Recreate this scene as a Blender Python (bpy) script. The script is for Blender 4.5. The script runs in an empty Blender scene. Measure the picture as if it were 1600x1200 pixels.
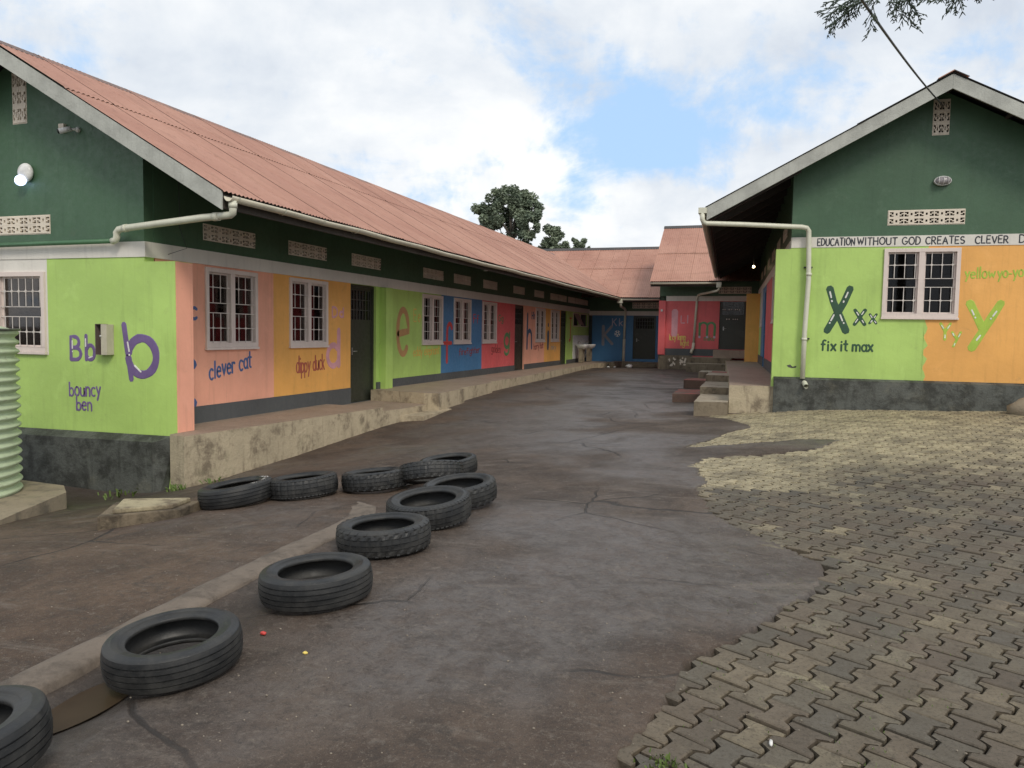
import bpy, bmesh, math, random
import numpy as np
from mathutils import Vector, Matrix
PI=math.pi
random.seed(7); rng=np.random.default_rng(7)
sc=bpy.context.scene
C=bpy.data.collections.new('scene'); sc.collection.children.link(C)

# ------------------------------------------------------------------ camera
F=1202.0; YAW=math.atan(400/F); ROLL=.016; PITCH=math.atan(80/F)
cam=bpy.data.cameras.new('camera'); co=bpy.data.objects.new('camera',cam); C.objects.link(co)
w=Vector((-math.sin(YAW)*math.cos(PITCH),math.cos(YAW)*math.cos(PITCH),-math.sin(PITCH)))
r=Vector((math.cos(YAW),math.sin(YAW),0)); u=r.cross(w)
r2=r*math.cos(ROLL)+u*math.sin(ROLL); u2=-r*math.sin(ROLL)+u*math.cos(ROLL)
co.matrix_world=Matrix((( r2.x,u2.x,-w.x,0),(r2.y,u2.y,-w.y,0),(r2.z,u2.z,-w.z,0),(0,0,0,1)))
cam.sensor_width=36; cam.lens=36*F/1600; cam.clip_start=.05; cam.clip_end=3000
sc.camera=co

# ------------------------------------------------------------------ light
SUN_EL=math.radians(42); SUN_AZ=math.radians(138)      # direction the sun stands in, clockwise from +Y
sc.view_settings.view_transform='Standard'; sc.view_settings.look='None'
sc.view_settings.gamma=1; sc.view_settings.use_curve_mapping=False
sc.view_settings.exposure=0.42
sl=bpy.data.lights.new('sun','SUN'); sl.energy=1.25; sl.angle=math.radians(16); sl.color=(1,.92,.80)
so=bpy.data.objects.new('sun',sl); C.objects.link(so)
sd=Vector((math.sin(SUN_AZ)*math.cos(SUN_EL),math.cos(SUN_AZ)*math.cos(SUN_EL),math.sin(SUN_EL)))
so.rotation_euler=sd.to_track_quat('Z','Y').to_euler(); so.location=(0,0,40)

def N(nt,t,**k):
    n=nt.nodes.new(t)
    for a,b in k.items():
        if a=='inp':
            for i,v in b.items(): n.inputs[i].default_value=v
        else: setattr(n,a,b)
    return n
def mathn(nt,op,a,b=None,c=None,clamp=False):
    n=nt.nodes.new('ShaderNodeMath'); n.operation=op; n.use_clamp=clamp
    for i,v in enumerate((a,b,c)):
        if v is None: continue
        if isinstance(v,(int,float)): n.inputs[i].default_value=v
        else: nt.links.new(v,n.inputs[i])
    return n.outputs[0]
def mixc(nt,f,a,b,bt='MIX'):
    n=nt.nodes.new('ShaderNodeMix'); n.data_type='RGBA'; n.blend_type=bt
    for s,v in ((n.inputs[0],f),(n.inputs[6],a),(n.inputs[7],b)):
        if isinstance(v,(int,float)): s.default_value=v
        elif isinstance(v,tuple): s.default_value=v if len(v)==4 else (*v,1)
        else: nt.links.new(v,s)
    return n.outputs[2]
def noise(nt,vec,scale,detail=4,rough=.55,dist=0,out=0):
    n=nt.nodes.new('ShaderNodeTexNoise'); n.inputs['Scale'].default_value=scale
    n.inputs['Detail'].default_value=detail; n.inputs['Roughness'].default_value=rough; n.inputs['Distortion'].default_value=dist
    if vec is not None: nt.links.new(vec,n.inputs['Vector'])
    return n.outputs[out]
def ramp(nt,fac,stops):
    n=nt.nodes.new('ShaderNodeValToRGB'); e=n.color_ramp.elements
    while len(e)<len(stops): e.new(.5)
    for i,(p,c) in enumerate(stops):
        e[i].position=p; e[i].color=(c,c,c,1) if isinstance(c,(int,float)) else (*c,1)
    nt.links.new(fac,n.inputs[0]); return n.outputs[0]
def mapr(nt,v,a,b,c=0,d=1,smooth=True):
    n=nt.nodes.new('ShaderNodeMapRange'); n.interpolation_type='SMOOTHSTEP' if smooth else 'LINEAR'
    nt.links.new(v,n.inputs[0]); 
    for i,x in zip((1,2,3,4),(a,b,c,d)): n.inputs[i].default_value=x
    return n.outputs[0]

W=bpy.data.worlds.new('World'); sc.world=W; W.use_nodes=True
nt=W.node_tree; nt.nodes.clear()
out=N(nt,'ShaderNodeOutputWorld'); bg=N(nt,'ShaderNodeBackground'); bg.inputs[1].default_value=.1
nt.links.new(bg.outputs[0],out.inputs[0])
sky=N(nt,'ShaderNodeTexSky'); sky.sky_type='NISHITA'; sky.sun_disc=False
sky.sun_elevation=SUN_EL; sky.sun_rotation=SUN_AZ; sky.air_density=1; sky.dust_density=.6
tc=N(nt,'ShaderNodeTexCoord'); D=tc.outputs['Generated']
sep=N(nt,'ShaderNodeSeparateXYZ'); nt.links.new(D,sep.inputs[0])
zz=mathn(nt,'MAXIMUM',sep.outputs[2],0.0)
den=mathn(nt,'ADD',zz,.32)
comb=N(nt,'ShaderNodeCombineXYZ')
nt.links.new(mathn(nt,'DIVIDE',sep.outputs[0],den),comb.inputs[0]); nt.links.new(mathn(nt,'DIVIDE',sep.outputs[1],den),comb.inputs[1])
nt.links.new(mathn(nt,'MULTIPLY',zz,.8),comb.inputs[2])
CV=comb.outputs[0]
n1=noise(nt,CV,2.6,9,.62,.35); n2=noise(nt,D,6.5,9,.62,.25); n3=noise(nt,CV,1.5,6,.55,.3)
cov=mathn(nt,'ADD',mathn(nt,'MULTIPLY',n1,.95),mathn(nt,'MULTIPLY',n2,.95)); cov=mathn(nt,'SUBTRACT',cov,.45)
# openings in the cloud cover (direction, sharpness, depth)
HOLES=[((-.10,.970,.222),(1.,1.,1.7),.15,.26),((-.21,.945,.25),(1,1,1.3),.10,.21),((-.388,.901,.194),(1,1,1.6),.06,.20),((-.16,.928,.335),(1,1,1.1),.09,.18),((-.05,.983,.17),(1,1,2.0),.08,.12),((.03,.95,.28),(1,1,1.3),.09,.14),((.2,.93,.26),(1,1,1.6),.10,.12),((-.27,.93,.17),(1,1,2.2),.06,.13),((-.30,.90,.33),(1,1,1.2),.07,.09),
       ((-.75,.60,.36),(1,1,1.2),.10,.13),((-.93,.30,.42),(1,1,1.5),.2,.14),((.5,-.6,.6),(1,1,1),.3,.14),((.75,.2,.5),(1,1,1.4),.25,.14)]
wv=N(nt,'ShaderNodeTexNoise'); wv.inputs['Scale'].default_value=7; wv.inputs['Detail'].default_value=5; nt.links.new(D,wv.inputs['Vector'])
DW=mixc(nt,.16,D,wv.outputs[1],'LINEAR_LIGHT')
for d,s,wd,dep in HOLES:
    dv=Vector(d).normalized()
    sub=N(nt,'ShaderNodeVectorMath',operation='SUBTRACT'); nt.links.new(DW,sub.inputs[0]); sub.inputs[1].default_value=dv
    mul=N(nt,'ShaderNodeVectorMath',operation='MULTIPLY'); nt.links.new(sub.outputs[0],mul.inputs[0]); mul.inputs[1].default_value=s
    ln=N(nt,'ShaderNodeVectorMath',operation='LENGTH'); nt.links.new(mul.outputs[0],ln.inputs[0])
    g=mapr(nt,ln.outputs['Value'],0,wd*1.5,dep,0)
    cov=mathn(nt,'SUBTRACT',cov,g)
hz=noise(nt,D,16,6,.6); cov=mathn(nt,'ADD',cov,mathn(nt,'MULTIPLY',mathn(nt,'SUBTRACT',hz,.5),.22)); mask=mapr(nt,cov,.13,.42)
shade=mathn(nt,'ADD',mathn(nt,'MULTIPLY',n3,.7),mathn(nt,'MULTIPLY',n2,.3))
cl=ramp(nt,shade,[(.34,(4.5,5.0,5.8)),(.45,(5.9,6.3,6.8)),(.54,(7.1,7.3,7.5)),(.64,(8.3,8.3,8.2))])
bl=mixc(nt,.88,sky.outputs[0],(3.7,5.5,7.9,1))
nt.links.new(mixc(nt,mask,bl,cl),bg.inputs[0])

# ------------------------------------------------------------------ object helpers
def link(o,parent=None):
    C.objects.link(o)
    if parent is not None: o.parent=parent
    return o
def tag(o,label=None,cat=None,group=None,kind=None):
    if label: o['label']=label
    if cat: o['category']=cat
    if group: o['group']=group
    if kind: o['kind']=kind
    return o
def empty(name,loc=(0,0,0),rz=0,parent=None):
    o=bpy.data.objects.new(name,None); o.empty_display_size=.2; o.location=loc; o.rotation_euler=(0,0,rz); return link(o,parent)
def copy_tree(o,parent=None):
    c=o.copy(); C.objects.link(c); c.parent=parent
    for ch in o.children: copy_tree(ch,c)
    return c
class MB:
    def __init__(s): s.v=[];s.f=[];s.m=[];s.sm=[]
    def add(s,vs,fs,mi=0,smooth=False):
        b=len(s.v); s.v+=[tuple(x) for x in vs]; s.f+=[tuple(i+b for i in f) for f in fs]; s.m+=[mi]*len(fs); s.sm+=[smooth]*len(fs); return s
    def box(s,x0,x1,y0,y1,z0,z1,mi=0):
        if x0>x1:x0,x1=x1,x0
        if y0>y1:y0,y1=y1,y0
        if z0>z1:z0,z1=z1,z0
        return s.add([(x0,y0,z0),(x1,y0,z0),(x1,y1,z0),(x0,y1,z0),(x0,y0,z1),(x1,y0,z1),(x1,y1,z1),(x0,y1,z1)],
          [(0,3,2,1),(4,5,6,7),(0,1,5,4),(1,2,6,5),(2,3,7,6),(3,0,4,7)],mi)
    def prism(s,poly,z0,z1,mi=0):
        a=sum(poly[i][0]*poly[(i+1)%len(poly)][1]-poly[(i+1)%len(poly)][0]*poly[i][1] for i in range(len(poly)))
        if a<0: poly=poly[::-1]
        n=len(poly); z0=z0 if isinstance(z0,(list,tuple)) else [z0]*n
        vs=[(p[0],p[1],z) for p,z in zip(poly,z0)]+[(p[0],p[1],z1) for p in poly]
        fs=[tuple(range(n-1,-1,-1)),tuple(range(n,2*n))]+[(i,(i+1)%n,n+(i+1)%n,n+i) for i in range(n)]
        return s.add(vs,fs,mi)
    def tube(s,pts,r,seg=10,mi=0,cap=True,r2=None):
        pts=[Vector(p) for p in pts]; n=len(pts); rings=[]
        up=Vector((0,0,1)); prev=None
        for i,p in enumerate(pts):
            t=(pts[min(i+1,n-1)]-pts[max(i-1,0)]).normalized()
            a=up if prev is None else prev
            if prev is None and abs(t.dot(up))>.95: a=Vector((1,0,0))
            a=(a-t*a.dot(t)).normalized(); prev=a; b=t.cross(a)
            rr=r if r2 is None else r+(r2-r)*i/(n-1)
            if isinstance(r,(list,tuple)): rr=r[i]
            rings.append([p+(a*math.cos(2*PI*k/seg)+b*math.sin(2*PI*k/seg))*rr for k in range(seg)])
        vs=[v for R_ in rings for v in R_]; fs=[]
        for i in range(n-1):
            for k in range(seg):
                k2=(k+1)%seg; fs.append((i*seg+k,i*seg+k2,(i+1)*seg+k2,(i+1)*seg+k))
        s.add(vs,fs,mi,True)
        if cap:
            b=len(s.v)-len(vs); s.f+=[tuple(b+k for k in range(seg-1,-1,-1)),tuple(b+(n-1)*seg+k for k in range(seg))]; s.m+=[mi]*2; s.sm+=[False]*2
        return s
    def ball(s,c,r,seg=10,rings=6,sc_=(1,1,1),mi=0,jit=0):
        vs=[];fs=[]
        for i in range(rings+1):
            th=PI*i/rings
            for k in range(seg):
                ph=2*PI*k/seg; j=1+random.uniform(-jit,jit)
                vs.append((c[0]+r*sc_[0]*math.sin(th)*math.cos(ph)*j,c[1]+r*sc_[1]*math.sin(th)*math.sin(ph)*j,c[2]+r*sc_[2]*math.cos(th)*j))
        for i in range(rings):
            for k in range(seg):
                k2=(k+1)%seg; fs.append((i*seg+k,(i+1)*seg+k,(i+1)*seg+k2,i*seg+k2))
        return s.add(vs,fs,mi,True)
    def mesh(s,name,mats,off=(0,0,0),fix=True,bevel=0):
        me=bpy.data.meshes.new(name); o=Vector(off)
        me.from_pydata([Vector(v)-o for v in s.v],[],s.f)
        if not isinstance(mats,(list,tuple)): mats=[mats]
        for m in mats: me.materials.append(m)
        me.polygons.foreach_set('material_index',s.m); me.polygons.foreach_set('use_smooth',s.sm)
        if fix:
            bm=bmesh.new(); bm.from_mesh(me)
            if bevel:
                bmesh.ops.remove_doubles(bm,verts=bm.verts,dist=1e-5)
                bmesh.ops.bevel(bm,geom=bm.edges[:],offset=bevel,segments=2,profile=.6,affect='EDGES')
            bmesh.ops.recalc_face_normals(bm,faces=bm.faces); bm.to_mesh(me); bm.free()
        return me
    def obj(s,name,mats,parent=None,off=(0,0,0),loc=(0,0,0),rot=(0,0,0),fix=True,bevel=0):
        o=bpy.data.objects.new(name,s.mesh(name,mats,off,fix,bevel)); o.location=loc; o.rotation_euler=rot
        return link(o,parent)
def inst(name,me,parent=None,loc=(0,0,0),rot=(0,0,0)):
    o=bpy.data.objects.new(name,me); o.location=loc; o.rotation_euler=rot; return link(o,parent)

# ------------------------------------------------------------------ materials
def newmat(name):
    m=bpy.data.materials.new(name); m.use_nodes=True; nt=m.node_tree
    return m,nt,nt.nodes['Principled BSDF']
def wpos(nt): return N(nt,'ShaderNodeNewGeometry').outputs['Position']
def bump(nt,b,h,strength=.3,dist=.01):
    n=nt.nodes.new('ShaderNodeBump'); n.inputs['Strength'].default_value=strength; n.inputs['Distance'].default_value=dist
    nt.links.new(h,n.inputs['Height']); nt.links.new(n.outputs[0],b.inputs['Normal'])
def paint(name,c,rough=.55,var=.12,dirt=.25,dcol=(.16,.14,.10),bs=.25,scale=1.0):
    m,nt,b=newmat(name); P=wpos(nt)
    n=noise(nt,P,.9*scale,6,.6); n2=noise(nt,P,14*scale,5,.6); n3=noise(nt,P,4.2*scale,8,.7,.6)
    c1=mixc(nt,mapr(nt,n,.3,.7,0,1),tuple(x*(1-var) for x in c),tuple(min(1,x*(1+var*.6)) for x in c))
    c2=mixc(nt,mathn(nt,'MULTIPLY',mapr(nt,n3,.60,.74),dirt),c1,dcol)
    mp=N(nt,'ShaderNodeMapping'); nt.links.new(P,mp.inputs[0]); mp.inputs['Scale'].default_value=(5,5,.4); st=noise(nt,mp.outputs[0],2.2*scale,6,.65,.2)
    c2=mixc(nt,mapr(nt,st,.50,.72,0,.30),c2,tuple(x*.62 for x in c)); c2=mixc(nt,mapr(nt,noise(nt,P,2.6*scale,7,.7,.4),.54,.70,0,.30),c2,tuple(min(1,x*1.15+.04) for x in c))
    nt.links.new(c2,b.inputs['Base Color']); 
    nt.links.new(mapr(nt,n2,.3,.7,rough-.08,rough+.1),b.inputs['Roughness'])
    bump(nt,b,mathn(nt,'ADD',n2,mathn(nt,'MULTIPLY',n,1.5)),bs,.012)
    return m
def plain(name,c,rough=.6,metal=0,spec=.5,emit=None,es=1):
    m,nt,b=newmat(name); b.inputs['Base Color'].default_value=(*c,1); b.inputs['Roughness'].default_value=rough
    b.inputs['Metallic'].default_value=metal; b.inputs['Specular IOR Level'].default_value=spec
    if emit: b.inputs['Emission Color'].default_value=(*emit,1); b.inputs['Emission Strength'].default_value=es
    n=noise(nt,wpos(nt),9,5,.6); nt.links.new(mixc(nt,mapr(nt,n,.3,.7),tuple(x*.82 for x in c),tuple(min(1,x*1.12) for x in c)),b.inputs['Base Color'])
    return m
M={}
M['lime']=paint('lime_paint',(.44,.635,.165),.5)
M['coral']=paint('coral_paint',(.86,.41,.285),.5)
M['orange']=paint('orange_paint',(.84,.43,.115),.5)
M['blue']=paint('blue_paint',(.065,.205,.40),.5)
M['red']=paint('red_paint',(.74,.13,.135),.5)
M['dgreen']=paint('dark_green_paint',(.062,.130,.072),.5,.12,.15)
M['band']=paint('offwhite_paint',(.72,.69,.63),.55,.08,.25,(.4,.34,.27))
M['cream']=paint('cream_paint',(.74,.66,.55),.6,.1,.3,(.3,.25,.18),.2,2)
M['frame']=paint('window_frame_paint',(.72,.62,.57),.4,.05,.15,(.4,.3,.24),.1,3)
M['grey']=paint('grey_skirting_paint',(.085,.092,.095),.55,.15,.35,(.2,.19,.16))
M['barge']=paint('weathered_grey_board',(.43,.44,.40),.7,.2,.6,(.22,.22,.19),.4,3)
M['wood']=paint('dark_timber',(.05,.042,.035),.8,.2,.3,(.02,.02,.02))
M['door']=paint('dark_steel_door_paint',(.034,.038,.026),.42,.15,.2,(.08,.07,.05),.08)
M['grille']=plain('grille_paint',(.62,.57,.53),.45)
M['dgrille']=plain('dark_grille_steel',(.10,.10,.09),.5,.3)
M['gutter']=paint('cream_gutter_plastic',(.62,.58,.46),.45,.12,.55,(.20,.14,.09),.1,3)
M['pipe']=paint('pale_pipe_plastic',(.66,.66,.54),.4,.08,.3,(.3,.26,.18),.1,4)
M['gpipe']=paint('green_painted_pipe',(.07,.17,.085),.45,.1,.2)
M['white']=plain('white_enamel',(.78,.78,.76),.3)
M['metal']=plain('galvanised_metal',(.42,.42,.40),.4,.7)
M['black']=plain('black_plastic',(.02,.02,.02),.5)
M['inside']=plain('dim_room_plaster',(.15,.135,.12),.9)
def glass():
    m,nt,b=newmat('window_glass'); nt.nodes.remove(b); o=nt.nodes['Material Output']
    g=N(nt,'ShaderNodeBsdfGlossy'); g.inputs['Roughness'].default_value=.03
    t=N(nt,'ShaderNodeBsdfTransparent'); t.inputs[0].default_value=(.55,.52,.50,1)
    fr=N(nt,'ShaderNodeFresnel'); fr.inputs[0].default_value=1.5; mx=N(nt,'ShaderNodeMixShader')
    nt.links.new(mathn(nt,'MULTIPLY',fr.outputs[0],.6),mx.inputs[0]); nt.links.new(t.outputs[0],mx.inputs[1]); nt.links.new(g.outputs[0],mx.inputs[2]); nt.links.new(mx.outputs[0],o.inputs[0]); return m
M['glass']=glass()
def concrete(name,base,dark,moss,th=.5,rough=.85,low=None):
    m,nt,b=newmat(name); P=wpos(nt)
    n=noise(nt,P,1.7,8,.65,.1); n2=noise(nt,P,26,7,.7); n3=noise(nt,P,3.2,9,.72,.12)
    c=mixc(nt,mapr(nt,n,.3,.7),tuple(x*.78 for x in base),base)
    mp=N(nt,'ShaderNodeMapping'); nt.links.new(P,mp.inputs[0]); mp.inputs['Scale'].default_value=(3.2,3.2,.45); st=noise(nt,mp.outputs[0],3.0,7,.7,.05)
    c=mixc(nt,mathn(nt,'MULTIPLY',mapr(nt,n3,th-.02,th+.16),.85),c,dark); c=mixc(nt,mathn(nt,'MULTIPLY',mapr(nt,st,.52,.70),.6),c,dark)
    c=mixc(nt,mathn(nt,'MULTIPLY',mapr(nt,n,.55,.74),.6),c,moss)
    n8=noise(nt,P,9,8,.75,.3); c=mixc(nt,mathn(nt,'MULTIPLY',mapr(nt,n8,.55,.70),.5),c,tuple((a_+b_)/2.4 for a_,b_ in zip(base,dark)))
    c=mixc(nt,mathn(nt,'MULTIPLY',mapr(nt,n2,.55,.75),.35),c,tuple(x*.5 for x in base))
    nt.links.new(c,b.inputs['Base Color']); b.inputs['Roughness'].default_value=rough
    bump(nt,b,mathn(nt,'ADD',n2,mathn(nt,'MULTIPLY',n3,1.6)),.6,.02); return m
M['plat']=concrete('beige_stained_plaster',(.50,.42,.29),(.16,.125,.085),(.24,.22,.14),.50)
M['floor']=concrete('veranda_screed',(.36,.275,.21),(.20,.15,.11),(.25,.19,.14),.58,.6)
M['stepc']=concrete('dark_step_concrete',(.24,.195,.135),(.07,.055,.038),(.36,.32,.22),.5)
M['plinth']=concrete('dark_plinth_paint',(.105,.112,.10),(.022,.023,.018),(.17,.165,.125),.45,.65)
M['steptop']=concrete('dusty_step_top',(.40,.345,.26),(.17,.135,.095),(.26,.22,.16),.52,.8)
M['chamber']=concrete('damp_chamber_concrete',(.21,.165,.11),(.05,.038,.025),(.12,.1,.065),.47)
M['lid']=concrete('mossy_lid_concrete',(.42,.36,.23),(.12,.09,.06),(.2,.17,.11),.47)
M['stone']=concrete('rough_stone',(.33,.27,.19),(.14,.12,.09),(.22,.2,.13),.5)
# step with remains of red paint on top
def redstep():
    m=concrete('red_painted_step',(.19,.12,.09),(.07,.055,.045),(.17,.13,.1),.55); nt=m.node_tree; b=nt.nodes['Principled BSDF']
    src=b.inputs['Base Color'].links[0].from_socket; g=N(nt,'ShaderNodeNewGeometry'); s=N(nt,'ShaderNodeSeparateXYZ'); nt.links.new(g.outputs['Normal'],s.inputs[0])
    n=noise(nt,g.outputs['Position'],3,6,.7); f=mathn(nt,'MULTIPLY',mathn(nt,'GREATER_THAN',s.outputs[2],.7),mapr(nt,n,.42,.6,0,.75))
    nt.links.new(mixc(nt,f,src,(.42,.08,.06)),b.inputs['Base Color']); return m
M['redstep']=redstep()
def roofmat():
    m,nt,b=newmat('red_oxide_roof_sheet'); P=wpos(nt); g=N(nt,'ShaderNodeNewGeometry'); oi=N(nt,'ShaderNodeObjectInfo')
    n=noise(nt,P,.55,6,.6,.3); n2=noise(nt,P,6,7,.7,.5); n3=noise(nt,P,30,4,.6)
    c=mixc(nt,mapr(nt,n,.3,.7),(.36,.175,.125),(.47,.255,.185))
    c=mixc(nt,mathn(nt,'MULTIPLY',oi.outputs['Random'],.28),c,(.36,.165,.11))
    ms=N(nt,'ShaderNodeMapping'); nt.links.new(P,ms.inputs[0]); ms.inputs['Scale'].default_value=(.5,3,.5); sr=noise(nt,ms.outputs[0],1.6,7,.7,.2)
    c=mixc(nt,mathn(nt,'MULTIPLY',mapr(nt,sr,.50,.68),.45),c,(.25,.125,.08))
    c=mixc(nt,mathn(nt,'MULTIPLY',mapr(nt,n2,.52,.72),.6),c,(.24,.11,.07)); c=mixc(nt,mathn(nt,'MULTIPLY',mapr(nt,n3,.55,.8),.3),c,(.58,.36,.29))
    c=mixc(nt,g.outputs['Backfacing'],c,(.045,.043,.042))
    nt.links.new(c,b.inputs['Base Color']); b.inputs['Roughness'].default_value=.55; bump(nt,b,n2,.15,.01); return m
M['roof']=roofmat()
def rubber():
    m,nt,b=newmat('dusty_rubber'); P=N(nt,'ShaderNodeTexCoord').outputs['Object']; oi=N(nt,'ShaderNodeObjectInfo')
    ad=N(nt,'ShaderNodeVectorMath',operation='ADD'); nt.links.new(P,ad.inputs[0]); nt.links.new(oi.outputs['Random'],ad.inputs[1])
    n=noise(nt,ad.outputs[0],5,6,.65,.4); n2=noise(nt,ad.outputs[0],60,4,.6)
    c=mixc(nt,mapr(nt,n,.35,.72),(.013,.014,.015),(.045,.044,.041)); c=mixc(nt,mathn(nt,'MULTIPLY',mapr(nt,n2,.55,.8),.5),c,(.07,.066,.058))
    nt.links.new(c,b.inputs['Base Color']); nt.links.new(mapr(nt,n,.3,.7,.42,.7),b.inputs['Roughness']); bump(nt,b,n2,.25,.004); return m
M['rubber']=rubber()
def colmat(name,c,rough=.5): 
    if name not in M: M[name]=paint(name,c,rough,.12,.15,tuple(min(1,x*1.5+.08) for x in c),.1,5)
    return M[name]

# ------------------------------------------------------------------ ground height (thin plate spline through surveyed spots)
CP=np.array([(-2.61,2.84,-1.55),(-2.36,3.73,-1.50),(-2.49,4.71,-1.49),(-2.58,6.3,-1.50),(-3.3,7.6,-1.56),(-4.27,7.9,-1.66),(-4.6,6.5,-1.62),(-6.8,7.6,-1.97),(-7.4,7.6,-2.12),(-9.5,7.8,-2.10),(-6.3,12,-1.67),(-6.2,14.6,-1.50),(-6.2,17,-1.44),(-6.2,20,-1.40),(-6.5,25,-1.39),(-6.9,31,-1.38),(-5.3,33,-1.40),(-4.1,29.5,-1.30),(-.65,14.4,-1.40),(.17,14.4,-1.31),(3.9,14.6,-1.15),(0.6,3.3,-1.50),(-.5,6,-1.47),(2.0,6,-1.46),(0,1.5,-1.53),(-2.6,1,-1.58),(-5,3,-1.62),(-8,4.5,-1.95),(-7,0,-1.75),(1.5,10,-1.36),(4.5,8,-1.38),(4,2,-1.5),(-1.4,18,-1.40),(-1.5,25,-1.38),(8,14.5,-1.1),(10,5,-1.3),(-14,8,-2.2),(-12,0,-2.0),(-5.4,5.2,-1.73),(0,-6,-1.6),(-3.3,20,-1.42)])
def _fit(lam=.02):
    n=len(CP);P=CP[:,:2];d=np.linalg.norm(P[:,None]-P[None],axis=2)
    K=np.where(d>0,d*d*np.log(d+1e-12),0)+lam*np.eye(n)*10
    A=np.zeros((n+3,n+3));A[:n,:n]=K;A[:n,n]=1;A[:n,n+1:]=P;A[n,:n]=1;A[n+1:,:n]=P.T
    return np.linalg.solve(A,np.r_[CP[:,2],0,0,0])
_S=_fit()
def gz(x,y):
    x=np.asarray(x,float);y=np.asarray(y,float);xc=np.clip(x,-16,12);yc=np.clip(y,-8,34);n=len(CP)
    r=np.zeros(xc.shape)+_S[n]+_S[n+1]*xc+_S[n+2]*yc
    for i in range(n):
        d2=(xc-CP[i,0])**2+(yc-CP[i,1])**2+1e-12; r=r+_S[i]*d2*.5*np.log(d2)
    return r
g1=lambda x,y: float(gz(x,y))
def vnoise(x,y,s,seed=0):
    x=np.asarray(x)/s;y=np.asarray(y)/s
    def h(i,j): 
        t=np.sin(i*127.1+j*311.7+seed*74.7)*43758.5453; return t-np.floor(t)
    i=np.floor(x);j=np.floor(y);fx=x-i;fy=y-j;fx=fx*fx*(3-2*fx);fy=fy*fy*(3-2*fy)
    return (h(i,j)*(1-fx)+h(i+1,j)*fx)*(1-fy)+(h(i,j+1)*(1-fx)+h(i+1,j+1)*fx)*fy
def fbm(x,y,s,seed=0,o=4): return sum(vnoise(x,y,s/2**k,seed+k)*.5**k for k in range(o))/sum(.5**k for k in range(o))
PAVE=[(-.55,1.6),(-.49,2.58),(-.44,2.81),(-.36,3.18),(-.28,3.5),(-.11,3.98),(.22,4.59),(.4,5.01),(.4,5.35),(.21,5.59),(-.19,6.17),(-.42,6.66),(-.57,7.14),(-.58,7.93),(-.68,8.47),(-.75,8.87),(-.62,9.3),(.04,9.75),(.64,10.2),(.98,11.0),(.45,11.05),(-.36,10.5),(-.94,10.1),(-.5,11.67),(-.2,12.19),(-.37,13.04),(-1.05,14.0),(-.3,14.5),(7.5,14.8),(7.5,-1.5),(-.3,-1.5)]
def inpoly(x,y,P):
    x=np.asarray(x);y=np.asarray(y);c=np.zeros(x.shape,bool);n=len(P)
    for i in range(n):
        x0,y0=P[i];x1,y1=P[(i+1)%n]
        k=((y0>y)!=(y1>y)); xi=(x1-x0)*(y-y0)/((y1-y0) if y1!=y0 else 1e-9)+x0
        c^=(k&(x<xi))
    return c
def warp(x,y): return x+(fbm(x,y,.5,3)-.5)*.16, y+(fbm(x,y,.5,9)-.5)*.16

# ---- ground sheet
def lines(segs):
    o=[]
    for a,b,st in segs: o+=list(np.arange(a,b,st))
    return np.array(o+[segs[-1][1]])
gx=lines([(-900,-100,100),(-100,-20,10),(-20,-9,.5),(-9,-4.6,.12),(-4.6,1.4,.035),(1.4,5,.1),(5,20,1.),(20,100,10),(100,900,100)])
gy=lines([(-900,-100,100),(-100,-8,10),(-8,1,.4),(1,9,.04),(9,15,.05),(15,34,.25),(34,60,2),(60,100,10),(100,1500,100)])
X,Y=np.meshgrid(gx,gy); Z=gz(X,Y)
wx,wy=warp(X,Y); pv=inpoly(wx,wy,PAVE)
near=(X>-16)&(X<12)&(Y>-8)&(Y<34)
Z=Z+np.where(near,(fbm(X,Y,1.3,21)-.5)*.03+(fbm(X,Y,.22,5,3)-.5)*.008,0)
KX=-3.0
# shallow channel on the road side of the kerb, worn hollow with the puddle
ch=np.exp(-((X-(KX+.34))/.20)**2)*(Y<5.6)*(Y>-3); Z=Z-ch*.035*(.6+.8*fbm(X,Y,.8,33))
pud=np.exp(-(((X+2.72)/.15)**2+((Y-2.46)/.32)**2)); Z=Z-pud*.045
Z=np.where(pv,Z-.055,Z)
me=bpy.data.meshes.new('ground'); nx,ny=len(gx),len(gy)
me.vertices.add(nx*ny); me.vertices.foreach_set('co',np.stack([X,Y,Z],-1).reshape(-1))
idx=np.arange(nx*ny).reshape(ny,nx); q=np.stack([idx[:-1,:-1],idx[:-1,1:],idx[1:,1:],idx[1:,:-1]],-1).reshape(-1,4)
me.loops.add(q.size); me.loops.foreach_set('vertex_index',q.reshape(-1)); me.polygons.add(len(q))
me.polygons.foreach_set('loop_start',np.arange(0,q.size,4)); me.polygons.foreach_set('loop_total',np.full(len(q),4)); me.update(calc_edges=True)
me.polygons.foreach_set('use_smooth',np.ones(len(q),bool))
def sstep(a,b,v): t=np.clip((v-a)/(b-a),0,1); return t*t*(3-2*t)
f1=fbm(X,Y,2.2,50); f2=fbm(X,Y,.9,60)
slab=1-sstep(-3.25,-3.0,X+(f2-.5)*.2*(Y>5))                       # brown yard on the left
slab=np.maximum(slab*(Y<7.5+f1),(1-sstep(-6.2,-4.0,X+(f1-.5)*3)))
wet_sheen=sstep(.40,.62,f1*.55+f2*.45+.30*np.exp(-(((X+3.2)/2.2)**2+((Y-19)/7)**2))+.16*np.exp(-(((X+1.2)/1.0)**2+((Y-6.5)/3.0)**2))-.08)
damp=np.exp(-(((X+8.2)/2.8)**2+((Y-6.9)/1.2)**2))+ch*.7+pud+.9*np.exp(-(((X+6.2)/.5)**2))*(Y>12)*(f2)
dmp=np.exp(-(((X-.55)/.9)**2+((Y-14.15)/.35)**2))*(X>.1)
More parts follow.
